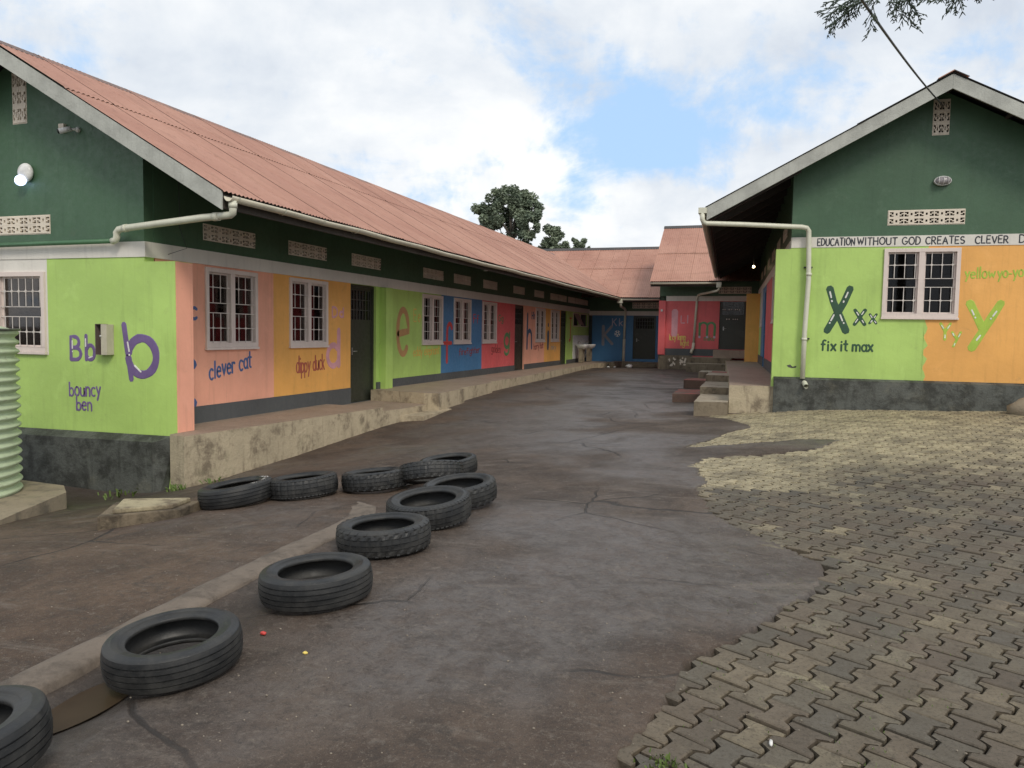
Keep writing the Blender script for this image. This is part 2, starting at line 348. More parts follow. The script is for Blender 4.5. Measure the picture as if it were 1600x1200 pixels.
col=np.stack([pv.astype(float),wet_sheen,np.clip(slab,0,1),np.clip(np.maximum(damp,dmp),0,1)],-1)
at=me.color_attributes.new('zones','FLOAT_COLOR','POINT'); at.data.foreach_set('color',col.reshape(-1).astype(np.float32))
def groundmat():
    m,nt,b=newmat('worn_tarmac'); P=wpos(nt); a=N(nt,'ShaderNodeVertexColor',layer_name='zones'); s=N(nt,'ShaderNodeSeparateColor'); nt.links.new(a.outputs[0],s.inputs[0])
    st=N(nt,'ShaderNodeMapping'); nt.links.new(P,st.inputs[0]); st.inputs['Rotation'].default_value=(0,0,.3); st.inputs['Scale'].default_value=(.55,1.6,1)
    n=noise(nt,P,1.3,8,.65,.5); n2=noise(nt,P,45,6,.7); n3=noise(nt,P,6,8,.72,.5); n4=noise(nt,st.outputs[0],2.2,9,.7,1.2); n5=noise(nt,P,160,3,.6)
    n6=noise(nt,P,17,7,.75,.6); n7=noise(nt,P,3.1,9,.78,1.0)
    road=mixc(nt,mapr(nt,n,.32,.68),(.040,.025,.017),(.104,.073,.053))
    slab=mixc(nt,mapr(nt,n,.32,.68),(.048,.027,.016),(.122,.078,.050))
    c=mixc(nt,s.outputs[2],road,slab)
    c=mixc(nt,mathn(nt,'MULTIPLY',s.outputs[1],mapr(nt,n3,.36,.6,.2,.8)),c,(.128,.114,.105))  # wet zone turned paler grey: its sheen is painted into the base colour
    c=mixc(nt,mathn(nt,'MULTIPLY',mapr(nt,n4,.54,.66),.55),c,(.165,.135,.11))
    c=mixc(nt,mapr(nt,n7,.50,.66,0,.65),c,(.040,.030,.023))
    c=mixc(nt,mapr(nt,n6,.52,.66,0,.6),c,(.045,.035,.028)); c=mixc(nt,mapr(nt,n6,.34,.46,.5,0),c,(.17,.145,.12))
    c=mixc(nt,mapr(nt,n2,.55,.68,0,.7),c,(.17,.14,.112)); c=mixc(nt,mapr(nt,n2,.32,.46,.55,0),c,(.022,.017,.014))
    c=mixc(nt,mapr(nt,n5,.60,.70,0,.5),c,(.24,.205,.17)); c=mixc(nt,mapr(nt,n5,.32,.43,.6,0),c,(.02,.016,.014))
    # cracks
    dn=N(nt,'ShaderNodeTexNoise'); dn.inputs['Scale'].default_value=1.6; dn.inputs['Detail'].default_value=7; nt.links.new(P,dn.inputs['Vector'])
    mx=mixc(nt,.22,P,dn.outputs[1]); v=N(nt,'ShaderNodeTexVoronoi',feature='DISTANCE_TO_EDGE'); v.inputs['Scale'].default_value=.85; nt.links.new(mx,v.inputs['Vector'])
    cr=mathn(nt,'MULTIPLY',mapr(nt,v.outputs['Distance'],.003,.011,1,0),mapr(nt,noise(nt,P,.55,4,.5),.50,.60))
    c=mixc(nt,mathn(nt,'MULTIPLY',cr,.85),c,(.022,.018,.015))
    al=a.outputs['Alpha']
    c=mixc(nt,mathn(nt,'MULTIPLY',al,.72),c,(.030,.021,.014))
    c=mixc(nt,s.outputs[0],c,mixc(nt,n3,(.030,.022,.015),(.055,.045,.028)))
    nt.links.new(c,b.inputs['Base Color'])
    ro=mapr(nt,mathn(nt,'ADD',mathn(nt,'MULTIPLY',n3,.5),mathn(nt,'MULTIPLY',n2,.5)),.3,.7,.68,.95)
    wf=mathn(nt,'MULTIPLY',mathn(nt,'MAXIMUM',s.outputs[1],al),mapr(nt,n,.3,.6,.35,1))
    rm=N(nt,'ShaderNodeMix'); nt.links.new(mathn(nt,'MULTIPLY',wf,.85),rm.inputs[0]); nt.links.new(ro,rm.inputs[2]); rm.inputs[3].default_value=.33; nt.links.new(rm.outputs[0],b.inputs['Roughness'])
    h=mathn(nt,'ADD',mathn(nt,'ADD',n3,mathn(nt,'MULTIPLY',n6,.9)),mathn(nt,'ADD',mathn(nt,'MULTIPLY',n2,.5),mathn(nt,'MULTIPLY',n5,.25)))
    h=mathn(nt,'SUBTRACT',h,mathn(nt,'MULTIPLY',cr,1.0)); bump(nt,b,h,.75,.016); return m
me.materials.append(groundmat()); me.validate()
tag(inst('ground',me),kind='structure')

# ---- puddle
pb=MB(); ring=[]
pz=g1(-2.72,2.5)-.040
for k in range(28):
    a=2*PI*k/28; rr=1+.25*math.sin(3*a+1)+.15*math.sin(7*a); px_,py_=-2.72+.13*math.cos(a),2.46+.30*math.sin(a); ring.append((px_,py_,g1(px_,py_)-.052))
pb.add(ring,[tuple(range(28))]); m,nt_,b_=newmat('muddy_water'); b_.inputs['Base Color'].default_value=(.045,.030,.016,1); b_.inputs['Roughness'].default_value=.3; b_.inputs['Specular IOR Level'].default_value=.25; b_.inputs['IOR'].default_value=1.33
nn=noise(nt_,wpos(nt_),8,3,.5); nt_.links.new(mixc(nt_,nn,(.045,.030,.018),(.07,.048,.03)),b_.inputs['Base Color'])
tag(pb.obj('puddle',m,fix=False),kind='structure')

# ---- kerb: low worn concrete strip that the tyres lie along, curving round at its far end
M['kerb']=concrete('worn_kerb_concrete',(.205,.165,.13),(.09,.072,.057),(.14,.115,.09),.48,.9)
def strip(name,pts,wd,ht):
    n=len(pts); vs=[];fs=[];pr=[(-.5,-.05),(-.47,.25),(-.40,.8),(-.2,1.),(.1,.95),(.35,.75),(.46,.3),(.5,-.05)]
    fine=[]
    for i in range(n-1):
        a,b=Vector(pts[i]),Vector(pts[i+1]); k=max(2,int((b-a).length/.06))
        for j in range(k): fine.append(a.lerp(b,j/k))
    fine.append(Vector(pts[-1])); L=len(fine)
    for i,p in enumerate(fine):
        t=(fine[min(i+1,L-1)]-fine[max(i-1,0)]).normalized(); nrm=Vector((t.y,-t.x))
        e=min(1,(L-1-i)/26); 
        for (s_,h_) in pr:
            jw=1+.14*(float(fbm(p.x*1.0,p.y,.35,70+(s_>0)))-.5)*2; q_=p+nrm*s_*wd*jw
            hh=ht*e*h_*(1+.5*(float(fbm(q_.x,q_.y,.12,80,3))-.5)) if h_>0 else -.06
            vs.append((q_.x,q_.y,g1(q_.x,q_.y)+hh))
    m_=len(pr)
    for i in range(L-1):
        for k in range(m_-1): fs.append((i*m_+k,i*m_+k+1,(i+1)*m_+k+1,(i+1)*m_+k))
    b=MB(); b.add(vs,fs,0,True); o=b.obj(name,M['kerb'],fix=False); tag(o,kind='structure'); return o
strip('kerb',[(-3.02,-2),(-3.02,0),(-3.01,2),(-3.02,4.2),(-3.04,5.0),(-3.10,5.5),(-3.26,5.8),(-3.5,5.95)],.24,.028)

# ------------------------------------------------------------------ block pavers
TH=math.radians(63); ca,sa=math.cos(TH),math.sin(TH)      # column direction
cd=Vector((ca,sa)); sd_=Vector((sa,-ca))
L_,W_=.205,.141; ww=W_/2
def paver_mesh(ch_=.006,dep=.06):
    # I-shaped outline, long axis along y: wide ends, narrow waist
    g=.0062; a=L_/2-g; wt=ww+.021-g; wn=ww-.021-g; s1=.028; s2=.052
    out_=[(-wt,-a),(wt,-a),(wt,-a+s1),(wn,-a+s2),(wn,a-s2),(wt,a-s1),(wt,a),(-wt,a),(-wt,a-s1),(-wn,a-s2),(-wn,-a+s2),(-wt,-a+s1)]
    n=len(out_); ins=[(x-math.copysign(ch_,x),y-math.copysign(ch_,y)) for x,y in out_]
    vs=[(x,y,0) for x,y in ins]+[(x,y,-ch_*.8) for x,y in out_]+[(x,y,-dep) for x,y in out_]
    fs=[tuple(range(n))]+[(n+i,n+(i+1)%n,(i+1)%n,i) for i in range(n)]+[(2*n+i,2*n+(i+1)%n,n+(i+1)%n,n+i) for i in range(n)]
    return vs,fs
pvv,pvf=paver_mesh()
def pavermat(name,objcol):
    m,nt,b=newmat(name); P=wpos(nt)
    if objcol: c0=N(nt,'ShaderNodeObjectInfo').outputs['Color']
    else: c0=N(nt,'ShaderNodeVertexColor',layer_name='tint').outputs[0]
    n=noise(nt,P,7,7,.7,.5); n2=noise(nt,P,70,5,.7); n3=noise(nt,P,2.2,6,.6,.4); n4=noise(nt,P,180,3,.6)
    c=mixc(nt,mapr(nt,n,.36,.62,.0,.72),c0,mixc(nt,.5,c0,(.085,.068,.05)))
    ny=noise(nt,P,3.3,7,.75,.8); c=mixc(nt,mapr(nt,ny,.57,.70,0,.55),c,(.30,.265,.17))
    c=mixc(nt,mapr(nt,n3,.46,.64,0,.5),c,(.085,.070,.050)); c=mixc(nt,mapr(nt,n2,.50,.66,0,.7),c,(.048,.037,.025)); c=mixc(nt,mapr(nt,noise(nt,P,26,6,.7,.5),.54,.66,0,.55),c,(.05,.04,.027)); c=mixc(nt,mapr(nt,n4,.6,.75,0,.4),c,(.30,.27,.21))
    nt.links.new(c,b.inputs['Base Color']); nt.links.new(mapr(nt,n,.3,.7,.6,.88),b.inputs['Roughness'])
    bump(nt,b,mathn(nt,'ADD',n,mathn(nt,'MULTIPLY',n2,.6)),.5,.008); return m
MP=pavermat('concrete_paver',True); MPV=pavermat('concrete_paver_far',False)
pm=bpy.data.meshes.new('paver'); pm.from_pydata(pvv,[],pvf); pm.materials.append(MP)
def ptint(x,y):
    f=float(fbm(x,y,1.1,90)); f3=float(fbm(x,y,.5,95)); q=random.random()
    far=float(sstep(8.0,10.8,y+(f-.5)*3))*float(1-sstep(1.2,5.0,x-.15*(y-10)+(f-.5)*3.0))
    m=.95*far+.10*float(sstep(7,11,y))+.30*float(sstep(.52,.66,f3))*(y<6.3)*(1-.6*float(sstep(0,1.4,x)))+.10
    if 7.6<y<9.4: m+=.75*float(1-sstep(.1,.9,x+(f-.5)))
    m=min(1,max(0,m+random.gauss(0,.13)))
    if q<.05: m=min(1,m+.35)
    k=random.uniform(.84,1.14); a_=random.choice([(.094,.078,.057),(.104,.082,.059),(.085,.076,.061),(.112,.086,.061)]); b_=(.44,.375,.235) if y>7 else (.26,.215,.135)
    return tuple((p*(1-m)+r_*m)*k for p,r_ in zip(a_,b_))
cand=[]
for i in range(-130,130):
    for j in range(-110,110):
        p=sd_*(i*W_)+cd*((j+(.5 if i%2 else 0))*L_)+Vector((2.0,6.0))
        if not(-1.2<p.x<7.2 and .6<p.y<14.6): continue
        if p.x>.27*p.y+2.2: continue
        x_,y_=warp(np.array(p.x),np.array(p.y))
        if inpoly(np.array([x_]),np.array([y_]),PAVE)[0] or inpoly(np.array([x_+.05]),np.array([y_]),PAVE)[0]:
            if p.y>14.40+.045*(p.x): continue
            cand.append(p)
def seen(p): return p.y>2.35-.0 and p.x<.275*p.y+.1
cand.sort(key=lambda p:(0 if seen(p) else 1, p.length))
pave=tag(empty('paved_area',(1.5,6,g1(1.5,6))),kind='structure')
po=Vector(pave.location); big=MB(); cols=[]
for k,p in enumerate(cand):
    z=g1(p.x,p.y)+(float(fbm(p.x,p.y,1.3,21))-.5)*.03
    dzx=(g1(p.x+.2,p.y)-g1(p.x-.2,p.y))/.4; dzy=(g1(p.x,p.y+.2)-g1(p.x,p.y-.2))/.4
    z+=random.gauss(0,.0022)-.004
    rz=TH-PI/2+random.gauss(0,.012)
    nrm=Vector((-dzx+random.gauss(0,.010),-dzy+random.gauss(0,.010),1)).normalized()
    R=nrm.to_track_quat('Z','Y').to_matrix().to_4x4()@Matrix.Rotation(0,4,'Z')
    xax=Vector((math.cos(rz),math.sin(rz),0)); xax=(xax-nrm*xax.dot(nrm)).normalized(); yax=nrm.cross(xax)
    R=Matrix(((xax.x,yax.x,nrm.x,0),(xax.y,yax.y,nrm.y,0),(xax.z,yax.z,nrm.z,0),(0,0,0,1)))
    T=Matrix.Translation(Vector((p.x,p.y,z))-po)@R; t=ptint(p.x,p.y)
    if k<300:
        o=bpy.data.objects.new('paver',pm); o.color=(*t,1); C.objects.link(o); o.parent=pave; o.matrix_local=T
    else:
        big.add([T@Vector(v) for v in pvv],pvf); cols+=[(*t,1)]*len(pvv)
bo=big.obj('pavers',MPV,pave,fix=False); tag(bo,kind='stuff')
ca_=bo.data.color_attributes.new('tint','FLOAT_COLOR','POINT'); ca_.data.foreach_set('color',np.array(cols,np.float32).reshape(-1))

# ------------------------------------------------------------------ hand-painted lettering (strokes)
def arc(cx,cy,rx,ry,a0,a1,n=12): return [(cx+rx*math.cos(math.radians(a0+(a1-a0)*i/n)),cy+ry*math.sin(math.radians(a0+(a1-a0)*i/n))) for i in range(n+1)]
G_={ # glyph: (width, strokes); cap height 1, x-height .62
'A':(.72,[[(0,0),(.34,1),(.7,0)],[(.12,.36),(.58,.36)]]),'B':(.6,[[(0,0),(0,1)]+arc(.22,.76,.26,.24,90,-90,8)+[(0,.52)],[(0,.52)]+arc(.28,.26,.30,.26,90,-90,8)+[(0,0)]]),
'C':(.66,[arc(.38,.5,.38,.5,50,310,14)]),'D':(.66,[[(0,0),(0,1)],[(0,1)]+arc(.2,.5,.42,.5,90,-90,12)+[(0,0)]]),'E':(.55,[[(.5,1),(0,1),(0,0),(.52,0)],[(0,.52),(.42,.52)]]),
'F':(.52,[[(.5,1),(0,1),(0,0)],[(0,.54),(.4,.54)]]),'G':(.72,[arc(.38,.5,.38,.5,50,350,14)+[(.74,.42),(.44,.42)]]),'H':(.64,[[(0,0),(0,1)],[(.6,0),(.6,1)],[(0,.5),(.6,.5)]]),
'I':(.14,[[(.05,0),(.05,1)]]),'K':(.6,[[(0,0),(0,1)],[(.54,1),(.02,.42)],[(.16,.56),(.58,0)]]),'L':(.52,[[(0,1),(0,0),(.5,0)]]),'N':(.68,[[(0,0),(0,1),(.62,0),(.62,1)]]),
'O':(.76,[arc(.38,.5,.38,.5,90,450,18)]),'R':(.62,[[(0,0),(0,1)]+arc(.24,.74,.28,.26,90,-90,8)+[(0,.48)],[(.2,.48),(.58,0)]]),'S':(.58,[arc(.29,.75,.26,.25,40,270,9)+arc(.29,.25,.28,.25,90,-140,9)]),
'T':(.62,[[(0,1),(.62,1)],[(.31,1),(.31,0)]]),'U':(.66,[[(0,1)]+arc(.31,.32,.31,.32,180,360,10)+[(.62,1)]]),'V':(.66,[[(0,1),(.32,0),(.64,1)]]),'W':(.9,[[(0,1),(.22,0),(.44,.8),(.66,0),(.88,1)]]),
'X':(.6,[[(0,0),(.58,1)],[(0,1),(.58,0)]]),'Y':(.6,[[(0,1),(.3,.5)],[(.6,1),(.3,.5),(.3,0)]]),
'a':(.5,[arc(.24,.3,.24,.3,30,330,12),[(.48,.62),(.47,.1),(.54,0)]]),'b':(.5,[[(0,1),(0,0)],arc(.24,.3,.24,.3,150,-150,12)]),'c':(.46,[arc(.26,.3,.26,.31,50,310,10)]),
'd':(.52,[arc(.24,.3,.24,.3,30,330,12),[(.48,1),(.48,0)]]),'e':(.5,[[(.02,.33),(.48,.36)]+arc(.25,.31,.24,.31,10,310,12)]),'f':(.36,[arc(.26,.8,.16,.2,50,180,6)+[(.1,0)],[(-.04,.6),(.3,.6)]]),
'g':(.5,[arc(.24,.32,.24,.3,30,330,12),[(.48,.62),(.48,-.12)]+arc(.24,-.12,.24,.24,0,-150,8)]),'h':(.46,[[(0,1),(0,0)],[(0,.4)]+arc(.22,.38,.22,.24,160,0,7)+[(.44,0)]]),
'i':(.14,[[(.05,.6),(.05,0)],[(.05,.82),(.06,.88)]]),'j':(.24,[[(.16,.6),(.16,-.15)]+arc(.0,-.15,.16,.2,0,-120,5),[(.16,.82),(.17,.88)]]),'k':(.46,[[(0,1),(0,0)],[(.42,.62),(.02,.26)],[(.14,.36),(.44,0)]]),
'l':(.14,[[(.05,1),(.05,0)]]),'m':(.8,[[(0,.62),(0,0)],[(0,.4)]+arc(.19,.4,.19,.22,160,0,6)+[(.38,0)],[(.38,.4)]+arc(.57,.4,.19,.22,160,0,6)+[(.76,0)]]),
'n':(.48,[[(0,.62),(0,0)],[(0,.38)]+arc(.22,.38,.22,.24,160,0,7)+[(.44,0)]]),'o':(.54,[arc(.26,.31,.26,.31,90,450,14)]),'p':(.5,[[(0,.6),(0,-.36)],arc(.24,.3,.24,.3,150,-150,12)]),
'r':(.34,[[(0,.62),(0,0)],[(0,.38)]+arc(.2,.4,.2,.22,160,50,5)]),'s':(.42,[arc(.2,.46,.18,.16,40,270,7)+arc(.2,.15,.19,.15,90,-140,7)]),'t':(.36,[[(.14,.95),(.14,.08),(.3,0)],[(-.04,.62),(.34,.62)]]),
'u':(.5,[[(0,.62)]+arc(.22,.24,.22,.24,180,360,7)+[(.44,.62),(.46,0)]]),'v':(.46,[[(0,.62),(.22,0),(.44,.62)]]),'w':(.66,[[(0,.62),(.16,0),(.32,.5),(.48,0),(.64,.62)]]),
'x':(.46,[[(0,0),(.44,.62)],[(0,.62),(.44,0)]]),'y':(.46,[[(0,.62),(.24,.08)],[(.46,.62),(.1,-.34)]]),'-':(.3,[[(.02,.32),(.26,.32)]]),' ':(.3,[]),
'4':(.5,[[(.36,0),(.36,1),(0,.32),(.5,.32)]]),'1':(.2,[[(.0,.8),(.12,1),(.12,0)]]),'P':(.58,[[(0,0),(0,1)]+arc(.24,.74,.28,.26,90,-90,8)+[(0,.48)]]),'M':(.8,[[(0,0),(.05,1),(.4,.2),(.75,1),(.8,0)]])}
class Strokes:
    """flat painted strokes on a wall plane; to3(u,d,z) maps wall coordinates to the building frame"""
    def __init__(s,to3): s.mb=MB(); s.to3=to3; s.k=0
    def stroke(s,pts,w,d0=.0022,mi=0):
        P=[Vector((p[0],p[1])) for p in pts]
        Q=[P[0]]
        for p in P[1:]:
            if (p-Q[-1]).length>w*.3: Q.append(p)
        P=Q if len(Q)>1 else [P[0],P[0]+((P[-1]-P[0]).normalized() if (P[-1]-P[0]).length>1e-6 else Vector((0,1)))*w*.3]
        fine=[P[0]]
        for a,b in zip(P[:-1],P[1:]):
            k=max(1,int((b-a).length/max(w*1.6,.02)))
            for j in range(1,k+1): fine.append(a.lerp(b,j/k))
        n=len(fine); h=.0012+.0005*(s.k%6)+.0002*random.random(); s.k+=1
        vs=[];fs=[]
        ext0=(fine[0]-fine[1]).normalized()*w*.35; ext1=(fine[-1]-fine[-2]).normalized()*w*.35
        seq=[(fine[0]+ext0,.55)]+[(p,1) for p in fine]+[(fine[-1]+ext1,.55)]
        for i,(p,sc_) in enumerate(seq):
            t=(seq[min(i+1,len(seq)-1)][0]-seq[max(i-1,0)][0]); t=t.normalized() if t.length>1e-9 else Vector((1,0)); nn=Vector((-t.y,t.x))
            ws=w*.5*sc_*random.uniform(.9,1.08)
            for (o,dd) in ((-1,0),(-.82,1),(.82,1),(1,0)):
                q_=p+nn*o*ws; vs.append(s.to3(q_.x,d0+(h if dd else -.0015),q_.y))
        for i in range(len(seq)-1):
            for k in range(3): fs.append((i*4+k,i*4+k+1,(i+1)*4+k+1,(i+1)*4+k))
        m=len(seq)-1; fs+= [(0,1,2,3),(m*4+3,m*4+2,m*4+1,m*4)]
        s.mb.add(vs,fs,mi); return s
    def text(s,txt,u0,z0,h,w=None,u1=None,rise=0,d0=.0022,gap=.2,slant=0,mi=0,jit=.02):
        w=w or h*.14; tot=sum(G_[c][0]+gap for c in txt)-gap
        sx=h if u1 is None else (u1-u0)/tot; sgn=1
        x=0
        for c in txt:
            wd,st=G_[c]; jy=random.uniform(-jit,jit)*h; js=random.uniform(.95,1.06)
            for k in st:
                s.stroke([(u0+(x+px)*sx+slant*py*h, z0+py*h*js+jy+rise*(x/tot)) for px,py in k],w,d0,mi)
            x+=wd+gap
        return s
    def blob(s,pts,d0=.002,mi=0):
        n=len(pts); s.k+=1; h=d0+.0004*(s.k%4)
        s.mb.add([s.to3(a,h,b) for a,b in pts]+[s.to3(a,-.001,b) for a,b in pts],[tuple(range(n))]+[(i,(i+1)%n,n+(i+1)%n,n+i) for i in range(n)],mi); return s
    def obj(s,label,mats,parent,off):
        o=s.mb.obj('wall_lettering',mats,parent,off); o['label']=label; return o

# ------------------------------------------------------------------ building pieces in their own frames
# local frame of fittings: x to the right along the wall, -y outward, z up; origin at lower left corner on the wall face
def win_tree(w_=1.16,h=1.14,grid=True,cols=3,open_=False):
    fr=MB(); t=.062; d0,d1=.03,-.10       # frame stands .03 proud and runs .10 deep
    fr.box(0,w_,-d0,-d1,0,t); fr.box(0,w_,-d0,-d1,h-t,h); fr.box(0,t,-d0,-d1,t,h-t); fr.box(w_-t,w_,-d0,-d1,t,h-t); fr.box(w_/2-.045,w_/2+.045,-d0+.004,-d1,t,h-t)
    fr.box(-.012,w_+.012,-.045,-.002,-.035,-.0005)
    fo=fr.mesh('window',M['frame'],bevel=.004)
    sash=MB()
    for a,b in ((t,w_/2-.045),(w_/2+.045,w_-t)):
        s_=.026; y0,y1=.030,.062
        sash.box(a+.001,b-.001,y0,y1,t+.001,t+s_); sash.box(a+.001,b-.001,y0,y1,h-t-s_,h-t-.001); sash.box(a+.001,a+s_,y0,y1,t+s_,h-t-s_); sash.box(b-s_,b-.001,y0,y1,t+s_,h-t-s_)
    so_=sash.mesh('sash',M['frame'])
    pane=MB()
    for a,b in ((t,w_/2-.045),(w_/2+.045,w_-t)): pane.box(a+.012,b-.012,.044,.048,t+.012,h-t-.012)
    pa=pane.mesh('pane',M['glass'])
    gr=MB(); y=.006; rb=.006
    H=h-2*t
    lv=[t+H*.215,t+H*.43,t+H*.57,t+H*.79]
    for a,b in ((t,w_/2-.045),(w_/2+.045,w_-t)):
        for z in lv: gr.box(a,b,y-.004,y+.004,z-.0055,z+.0055)
        n=cols
        for k in range(1,n+1):
            x=a+(b-a)*(k-.32)/n
            gr.box(x-.0055,x+.0055,y-.0105,y-.0045,t,lv[1]-.0055); gr.box(x-.0055,x+.0055,y-.0105,y-.0045,lv[2]+.0055,h-t)
            for z in (lv[0],lv[3]):
                q=.026; gr.add([(x-q,y-.012,z),(x,y-.012,z-q),(x+q,y-.012,z),(x,y-.012,z+q),(x-q,y-.004,z),(x,y-.004,z-q),(x+q,y-.004,z),(x,y-.004,z+q)],[(0,1,2,3),(7,6,5,4),(0,4,5,1),(1,5,6,2),(2,6,7,3),(3,7,4,0)])
    ga=gr.mesh('grille',M['grille'])
    return [fo,so_,pa,ga],['window','sash','pane','grille']
def door_tree(w_=1.0,h=2.18,fan=.58,cut=True):
    d=MB(); t=.05
    d.box(0,t,.00,.07,0,h); d.box(w_-t,w_,.00,.07,0,h); d.box(t,w_-t,.00,.07,h-t,h)
    leaf=MB(); y0,y1=.025,.055; zf=h-t-fan
    leaf.box(t+.004,w_-t-.004,y0,y1,.012,zf); leaf.box(t+.004,w_-t-.004,y0,y1,h-t-.05,h-t-.004)
    leaf.box(t+.004,t+.05,y0,y1,zf,h-t-.05); leaf.box(w_-t-.05,w_-t-.004,y0,y1,zf,h-t-.05)
    for x in (t+.004,w_-t-.05): leaf.box(x,x+.046,y0-.009,y0-.001,.012,zf)
    for z in (.012,zf*.5,zf-.05): leaf.box(t+.051,w_-t-.051,y0-.008,y0-.001,z,z+.05)
    gr=MB(); n=7
    for k in range(n): x=t+.05+(w_-2*t-.1)*(k+.5)/n; gr.box(x-.006,x+.006,.034,.046,zf,h-t-.05)
    for z in (zf+fan*.3,zf+fan*.62): gr.box(t+.05,w_-t-.05,.028,.0335,z-.006,z+.006)
    ha=MB(); ha.tube([(w_*.16,.012,zf*.62),(w_*.16,-.03,zf*.62),(w_*.16+.12,-.03,zf*.62)],.009,8); ha.box(w_*.16-.02,w_*.16+.02,.006,.016,zf*.62-.07,zf*.62+.07)
    pa=MB(); pa.box(t+.05,w_-t-.05,.050,.053,zf,h-t-.05)
    return [d.mesh('door',M['door']),leaf.mesh('leaf',M['door']),gr.mesh('grille',M['dgrille']),ha.mesh('handle',M['metal']),pa.mesh('pane',M['glass'])],['door','leaf','grille','handle','pane']
def place_tree(tree,parent,loc,rz,label=None):
    ms,ns=tree; r_=inst(ns[0],ms[0],parent,loc,(0,0,rz))
    for m_,n_ in zip(ms[1:],ns[1:]): inst(n_,m_,r_)
    if label: r_['label']=label
    return r_
WT=win_tree(); WT4=win_tree(1.17,1.16,cols=3); DT=door_tree(); DTB=door_tree(.98,1.87,.5); DTR=door_tree(.98,1.95,.55)
# perforated ventilation block with Z-shaped openings
def vent_mesh(bw=.23,bh=.115,flip=False,mat='cream'):
    rows=["###############","##...######...#","####.##.##.####","##.####..####.#","##...######...#","###############"]
    rows=["###############","#....######....","###..##..##..##","#..####..####..","#....######....","###############"]
    nr,nc=len(rows),len(rows[0]); b=MB(); X=lambda c:c*bw/nc; Zc=lambda r_:bh-r_*bh/nr; dp=.035
    for r_ in range(nr):
        c=0
        while c<nc:
            if rows[r_][c]=='#':
                e=c
                while e<nc and rows[r_][e]=='#': e+=1
                b.add([(X(c),0,Zc(r_+1)),(X(e),0,Zc(r_+1)),(X(e),0,Zc(r_)),(X(c),0,Zc(r_))],[(0,1,2,3)]); c=e
            else:
                x0,x1,z0,z1=X(c),X(c+1),Zc(r_+1),Zc(r_)
                for (dr,dc,q) in ((0,-1,[(x0,z0),(x0,z1)]),(0,1,[(x1,z1),(x1,z0)]),(-1,0,[(x0,z1),(x1,z1)]),(1,0,[(x1,z0),(x0,z0)])):
                    rr,cc=r_+dr,c+dc
                    if not(0<=rr<nr and 0<=cc<nc) or rows[rr][cc]=='#':
                        (xa,za),(xb,zb)=q; b.add([(xa,0,za),(xb,0,zb),(xb,dp,zb),(xa,dp,za)],[(0,1,2,3)])
                c+=1
    # outer rim
    b.add([(0,0,0),(bw,0,0),(bw,0,bh),(0,0,bh),(0,dp,0),(bw,dp,0),(bw,dp,bh),(0,dp,bh)],[(0,4,5,1),(1,5,6,2),(2,6,7,3),(3,7,4,0)])
    return b.mesh('vent_block',M[mat],fix=False)
VM=vent_mesh(); VMV=vent_mesh(.115,.22)
def vent(parent,loc,rz,nx,nz,bw=.23,bh=.115,me_=None,label=None):
    W0,H0=nx*bw,nz*bh; f=MB(); e=.012
    f.box(-e,W0+e,-.004,.04,-e,0); f.box(-e,W0+e,-.004,.04,H0,H0+e); f.box(-e,0,-.004,.04,0,H0); f.box(W0,W0+e,-.004,.04,0,H0)
    p=f.obj('ventilation_panel',M['cream'],parent,loc=loc,rot=(0,0,rz))
    for i in range(nx):
        for j in range(nz): inst('vent_block',me_ or VM,p,(i*bw+.001*i/nx,-.012+random.uniform(-.002,.002),j*bh))
    if label: p['label']=label
    return p
def wall_cells(mb,to3,u0,u1,z0,z1,holes,d0=-.18,d1=0,mi=0):
    us=sorted({u0,u1}|{x for h in holes for x in (h[0],h[1]) if u0<x<u1})
    for a,b in zip(us[:-1],us[1:]):
        hs=sorted([(max(z0,h[2]),min(z1,h[3])) for h in holes if h[0]<=a+1e-6 and h[1]>=b-1e-6 and h[3]>z0 and h[2]<z1])
        z=z0
        for c,d in hs+[(z1,z1)]:
            if c>z+1e-4:
                P=[to3(x,y,w_) for w_ in (z,c) for (x,y) in ((a,d0),(b,d0),(b,d1),(a,d1))]
                mb.add(P,[(0,3,2,1),(4,5,6,7),(0,1,5,4),(1,2,6,5),(2,3,7,6),(3,0,4,7)],mi)
            z=max(z,d)
def sheet_mesh(width,length,lift=0,seed=0):
    # corrugated sheet: x across, y up the slope
    pitch=.076; per=4; n=int(round(width/pitch))*per; b=MB(); rows=3; vs=[]
    for r_ in range(rows):
        for k in range(n+1):
            x=k*width/n*1.012; z=.0095*math.cos(2*PI*k/per)
            vs.append((x,length*r_/(rows-1),z))
    fs=[(r_*(n+1)+k,r_*(n+1)+k+1,(r_+1)*(n+1)+k+1,(r_+1)*(n+1)+k) for r_ in range(rows-1) for k in range(n)]
    b.add(vs,fs,0,True); return b.mesh('roof_sheet',M['roof'],fix=False)
